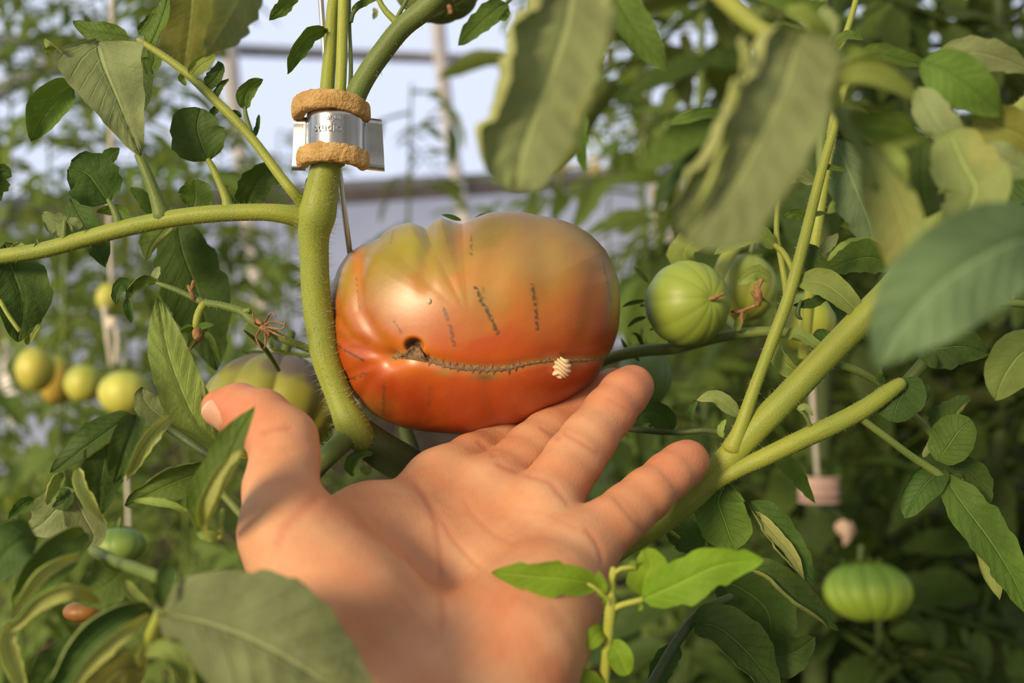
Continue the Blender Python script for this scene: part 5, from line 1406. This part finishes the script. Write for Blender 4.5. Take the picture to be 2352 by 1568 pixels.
leaf(C_, [(485,1078,.300),(430,1095,.296),(370,1120,.293),(288,1162,.293)], 56, 'leaf', -15, .4, 1.1, 'ovate', teeth=.06)
leaf(C_, [(305,1150,.292),(350,1152,.287),(400,1163,.286),(445,1185,.288)], 15, 'pale', 30, 1.0, .9, 'long')
stalk('petiole', [(375,975,.318,9),(420,1005,.314,10),(460,1032,.312,10),(500,1055,.31,9)], M['stemk'], C_)
leaf(C_, [(508,1035,.330),(448,960,.322),(400,850,.318),(378,770,.318),(362,683,.320)], 74, 'pale', -8, .25, .3, 'ovate', wl=1.0, wr=.95, teeth=.04, nt_=8, label='clean pale-green upright leaf whose edge meets the thumb tip')
leaf(C_, [(470,925,.322),(465,900,.321),(462,870,.321)], 8, 'yellow', 0, .3, .3)
leaf(C_, [(385,965,.334),(355,945,.332),(330,915,.331),(325,888,.331)], 46, 'grey', 0, .3, .3, 'ovate')
leaf(C_, [(300,950,.305),(245,990,.298),(190,1030,.295),(118,1085,.296)], 52, 'dark', -20, .9, .3, 'ovate', teeth=.1)
leaf(C_, [(235,985,.300),(240,1050,.297),(232,1110,.296),(225,1190,.298)], 50, 'dark', 10, .4, .4, 'long')
leaf(C_, [(312,952,.296),(300,1000,.288),(282,1050,.286),(262,1110,.288)], 50, 'dark', 10, 1.2, .7, 'ovate', teeth=.04)
leaf(C_, [(392,955,.290),(360,985,.284),(320,1040,.283),(292,1105,.285)], 24, 'leaf', 20, .9, .9, 'long', flip=True)
leaf(C_, [(180,1075,.285),(180,1110,.280),(200,1150,.279),(238,1200,.281)], 24, 'pale', 25, 1.2, .9, 'long', flip=True)
leaf(C_, [(145,1085,.30),(125,1110,.298),(108,1160,.298)], 20, 'pale', 20, .9, .9, 'long')
leaf(C_, [(135,1120,.302),(150,1150,.30),(120,1165,.30)], 26, 'dark', 0, .4, .4)
leaf(C_, [(78,1145,.31),(55,1155,.308),(35,1175,.307),(18,1192,.307)], 18, 'dark', 20, .8, .4)
leaf(C_, [(185,1140,.31),(140,1160,.308),(100,1200,.308),(60,1225,.308)], 50, 'grey', 0, .3, .3, 'long')
leaf(C_, [(170,1130,.305),(190,1180,.303),(215,1230,.303),(200,1260,.304)], 44, 'grey', 0, .4, .4, 'long')
leaf(C_, [(88,1236,.250),(50,1240,.245),(10,1270,.243),(-40,1340,.244)], 60, 'dark', -15, .6, .5, 'long', teeth=.03)
leaf(C_, [(200,1225,.262),(150,1250,.255),(90,1310,.252),(28,1400,.253)], 52, 'leaf', -10, .5, 1.2, 'long', teeth=.05)
leaf(C_, [(190,1270,.250),(130,1295,.243),(80,1330,.241),(25,1420,.242)], 24, 'pale', 30, 1.2, 1.0, 'long', teeth=.03, flip=True)
leaf(C_, [(300,1290,.265),(270,1320,.26),(230,1350,.258),(170,1370,.258)], 60, 'leaf', -20, .4, .4, 'long')
leaf(C_, [(228,1385,.243),(170,1355,.235),(90,1385,.233),(18,1455,.235)], 28, 'pale', 15, 1.1, 1.1, 'long', teeth=.02, flip=True)
leaf(C_, [(350,1400,.240),(290,1420,.232),(200,1490,.229),(110,1620,.230)], 60, 'dark', -10, .9, 1.2, 'long', teeth=.03)
leaf(C_, [(345,1412,.232),(290,1450,.223),(210,1520,.221),(150,1610,.222)], 26, 'pale', 20, 1.0, .9, 'long', flip=True)
leaf(C_, [(30,1430,.245),(15,1470,.24),(30,1530,.24),(60,1600,.24)], 30, 'pale', 10, 1.0, 1.0, 'long', flip=True)
leaf(C_, [(285,1330,.25),(300,1360,.247),(325,1380,.246),(345,1400,.246)], 18, 'pale', 20, .8, .8, 'long')
leaf(C_, [(385,1290,.222),(378,1330,.218),(370,1370,.217),(372,1400,.218)], 24, 'dark', 10, .7, .7, 'long')
leaf(C_, [(335,1500,.22),(370,1490,.216),(410,1520,.215),(440,1600,.216)], 34, 'pale', 10, .9, .9, 'long')
leaf(C_, [(330,1560,.23),(290,1540,.228),(250,1560,.228),(200,1640,.228)], 46, 'olive', 10, .3, .3, 'long')
leaf(C_, [(250,1500,.25),(180,1500,.248),(120,1540,.248),(60,1640,.25)], 50, 'dark', 10, .4, .4, 'long')

# ------------------------------------------------------------------ plant E: the fresh bright shoot before the heel of the hand
E_ = thing('young_tomato_shoot', P(1385, 1640, .266), 'fresh bright-green tomato shoot standing in front of the heel of the hand', 'plant')
se = stalk('stem', [(1380,1660,.268,13),(1388,1560,.267,12.5),(1396,1470,.266,12.5),(1402,1405,.265,14),(1403,1365,.265,11),(1405,1330,.265,9),(1410,1305,.265,8)], M['stemb'], E_, 40, 14)
hairs('stem_hair', [(1388,1560,.267,12.5),(1396,1470,.266,12.5),(1402,1405,.265,14),(1405,1330,.265,9)], M['hair'], E_, 140, 8, rs=15)
stalk('petiole', [(1403,1400,.265,9),(1430,1388,.264,7.5),(1470,1378,.263,7),(1500,1365,.263,5)], M['stemb'], E_)
stalk('petiole', [(1402,1385,.265,9),(1388,1368,.264,7),(1372,1352,.263,6),(1350,1340,.263,4)], M['stemb'], E_)
stalk('petiole', [(1404,1345,.265,7),(1412,1315,.264,6),(1432,1304,.263,5.5),(1460,1303,.263,5)], M['stemb'], E_)
leaf(E_, [(1372,1345,.264),(1310,1332,.260),(1230,1325,.258),(1128,1314,.258)], 56, 'fresh', 12, .2, .25, 'ovate', teeth=.22, nt_=3, puck=.8)
leaf(E_, [(1376,1372,.264),(1382,1345,.262),(1372,1308,.262)], 17, 'fresh', 0, .3, .3, 'ovate', teeth=.05)
leaf(E_, [(1392,1392,.262),(1388,1378,.261),(1384,1366,.261)], 6, 'fresh', 0, .3, .3)
leaf(E_, [(1475,1376,.262),(1550,1345,.258),(1650,1300,.256),(1754,1284,.257)], 74, 'fresh', -10, .25, .2, 'ovate', teeth=.2, nt_=3, puck=.8)
leaf(E_, [(1475,1370,.266),(1480,1330,.263),(1495,1295,.262),(1480,1262,.262)], 46, 'fresh', 10, .3, .4, 'round', teeth=.28, nt_=4)
leaf(E_, [(1470,1385,.262),(1472,1395,.262),(1466,1402,.262)], 8, 'fresh', 0, .3, .3)
leaf(E_, [(1392,1446,.266),(1372,1455,.263),(1346,1488,.263)], 22, 'fresh', 0, .3, .3, 'round', teeth=0)
leaf(E_, [(1398,1478,.266),(1420,1500,.263),(1440,1550,.263)], 30, 'fresh', 0, .25, .3, 'round', teeth=0)
leaf(E_, [(1385,1590,.266),(1350,1565,.263),(1310,1555,.262),(1275,1565,.262)], 30, 'fresh', 0, .3, .3, 'round', teeth=.15)

# ------------------------------------------------------------------ strings and the clips on the plants behind
def string(label, pts, r):
    o = stalk('string', [(x, y, d, r) for x, y, d in pts], M['string'], None, 30, 6)
    return tag(o, label, 'string')
string('pale grey string hanging against the grey wall, upper middle', [(1466,-80,1.9),(1469,160,1.9),(1480,300,1.9),(1500,470,1.9),(1508,620,1.9)], 6)
string('blurred string above the little pale tomato, at left', [(258,-80,1.08),(256,300,1.08),(252,520,1.09),(258,655,1.1)], 6)
string('left one of two blurred strings under the small pale stem clip', [(240,705,1.02),(248,770,1.02),(258,840,1.03)], 7)
string('right one of two blurred strings under the small pale stem clip', [(266,738,1.0),(270,780,1.0),(268,830,1.0)], 6)
string('blurred string behind the curled leaves below the thumb, at left', [(290,1060,.9),(294,1140,.9),(296,1230,.9)], 5)
string('string running up the shaded plant above the pale pink clip', [(1862,760,.92),(1866,900,.92),(1872,1010,.93),(1878,1095,.94)], 6)
def small_clip(label, px, py, d, w, h, col):
    c0 = P(px, py, d); k = d / F
    root = thing('stem_clip', c0, label, 'clip')
    n = 26
    a = np.linspace(-1.9, 1.9, n)
    prof = np.stack([w * .5 * np.sin(a * .8), w * .35 * np.cos(a * .8)], -1)
    rows = []
    for s_, yy in ((1, -h / 2), (1, 0), (1, h / 2), (.93, h / 2), (.93, 0), (.93, -h / 2)):
        q = prof * s_
        rows.append(c0 + (q[:, :1] * k) * RT - (yy * k) * UP - (q[:, 1:] * k) * FW)
    mk('band', np.array(rows).reshape(-1, 3), grid_faces(6, n), col, root)
    for j in range(4):
        yy = -h / 2 + h * (j + .0) / 3
        V, Q, uv = tube_geo(c0 + (prof[:, :1] * 1.03 * k) * RT - (yy * k) * UP - (prof[:, 1:] * 1.03 * k) * FW, np.full(n, h * .05 * k), 6)
        mk('rib', V, Q, col, root, uv=uv)
M['pinkclip'] = plain_mat('pale_pink_clip', (.62, .44, .36), (.50, .33, .26), 40, .5)
M['paleclip'] = plain_mat('pale_cream_clip', (.80, .72, .56), None, 40, .5)
small_clip('blurred pale pink stem clip on the shaded plant at right, above the ribbed green tomato', 1880, 1122, .93, 92, 56, M['pinkclip'])
small_clip('small blurred cream stem clip at the top of two strings, at left', 258, 740, 1.0, 26, 22, M['paleclip'])
# a withered pinkish flower below the pink clip
wf = thing('withered_flower', P(1942, 1220, .95), 'blurred withered pinkish flower hanging just below the pale pink clip', 'flower')
M['wither'] = plain_mat('withered_petal', (.66, .48, .34), (.5, .33, .22), 120, .7)
for e in ([(1935,1195,.95,8),(1942,1215,.948,16),(1945,1235,.948,12),(1940,1252,.95,4)], [(1952,1200,.95,6),(1955,1220,.95,10),(1952,1238,.95,4)], [(1928,1200,.95,6),(1926,1212,.95,9),(1932,1228,.95,4)]):
    stalk('petal', e, M['wither'], wf, 12, 8)
stalk('pedicel', [(1880,1165,.95,6),(1915,1172,.95,6),(1938,1195,.95,6)], M['stemk'], wf)
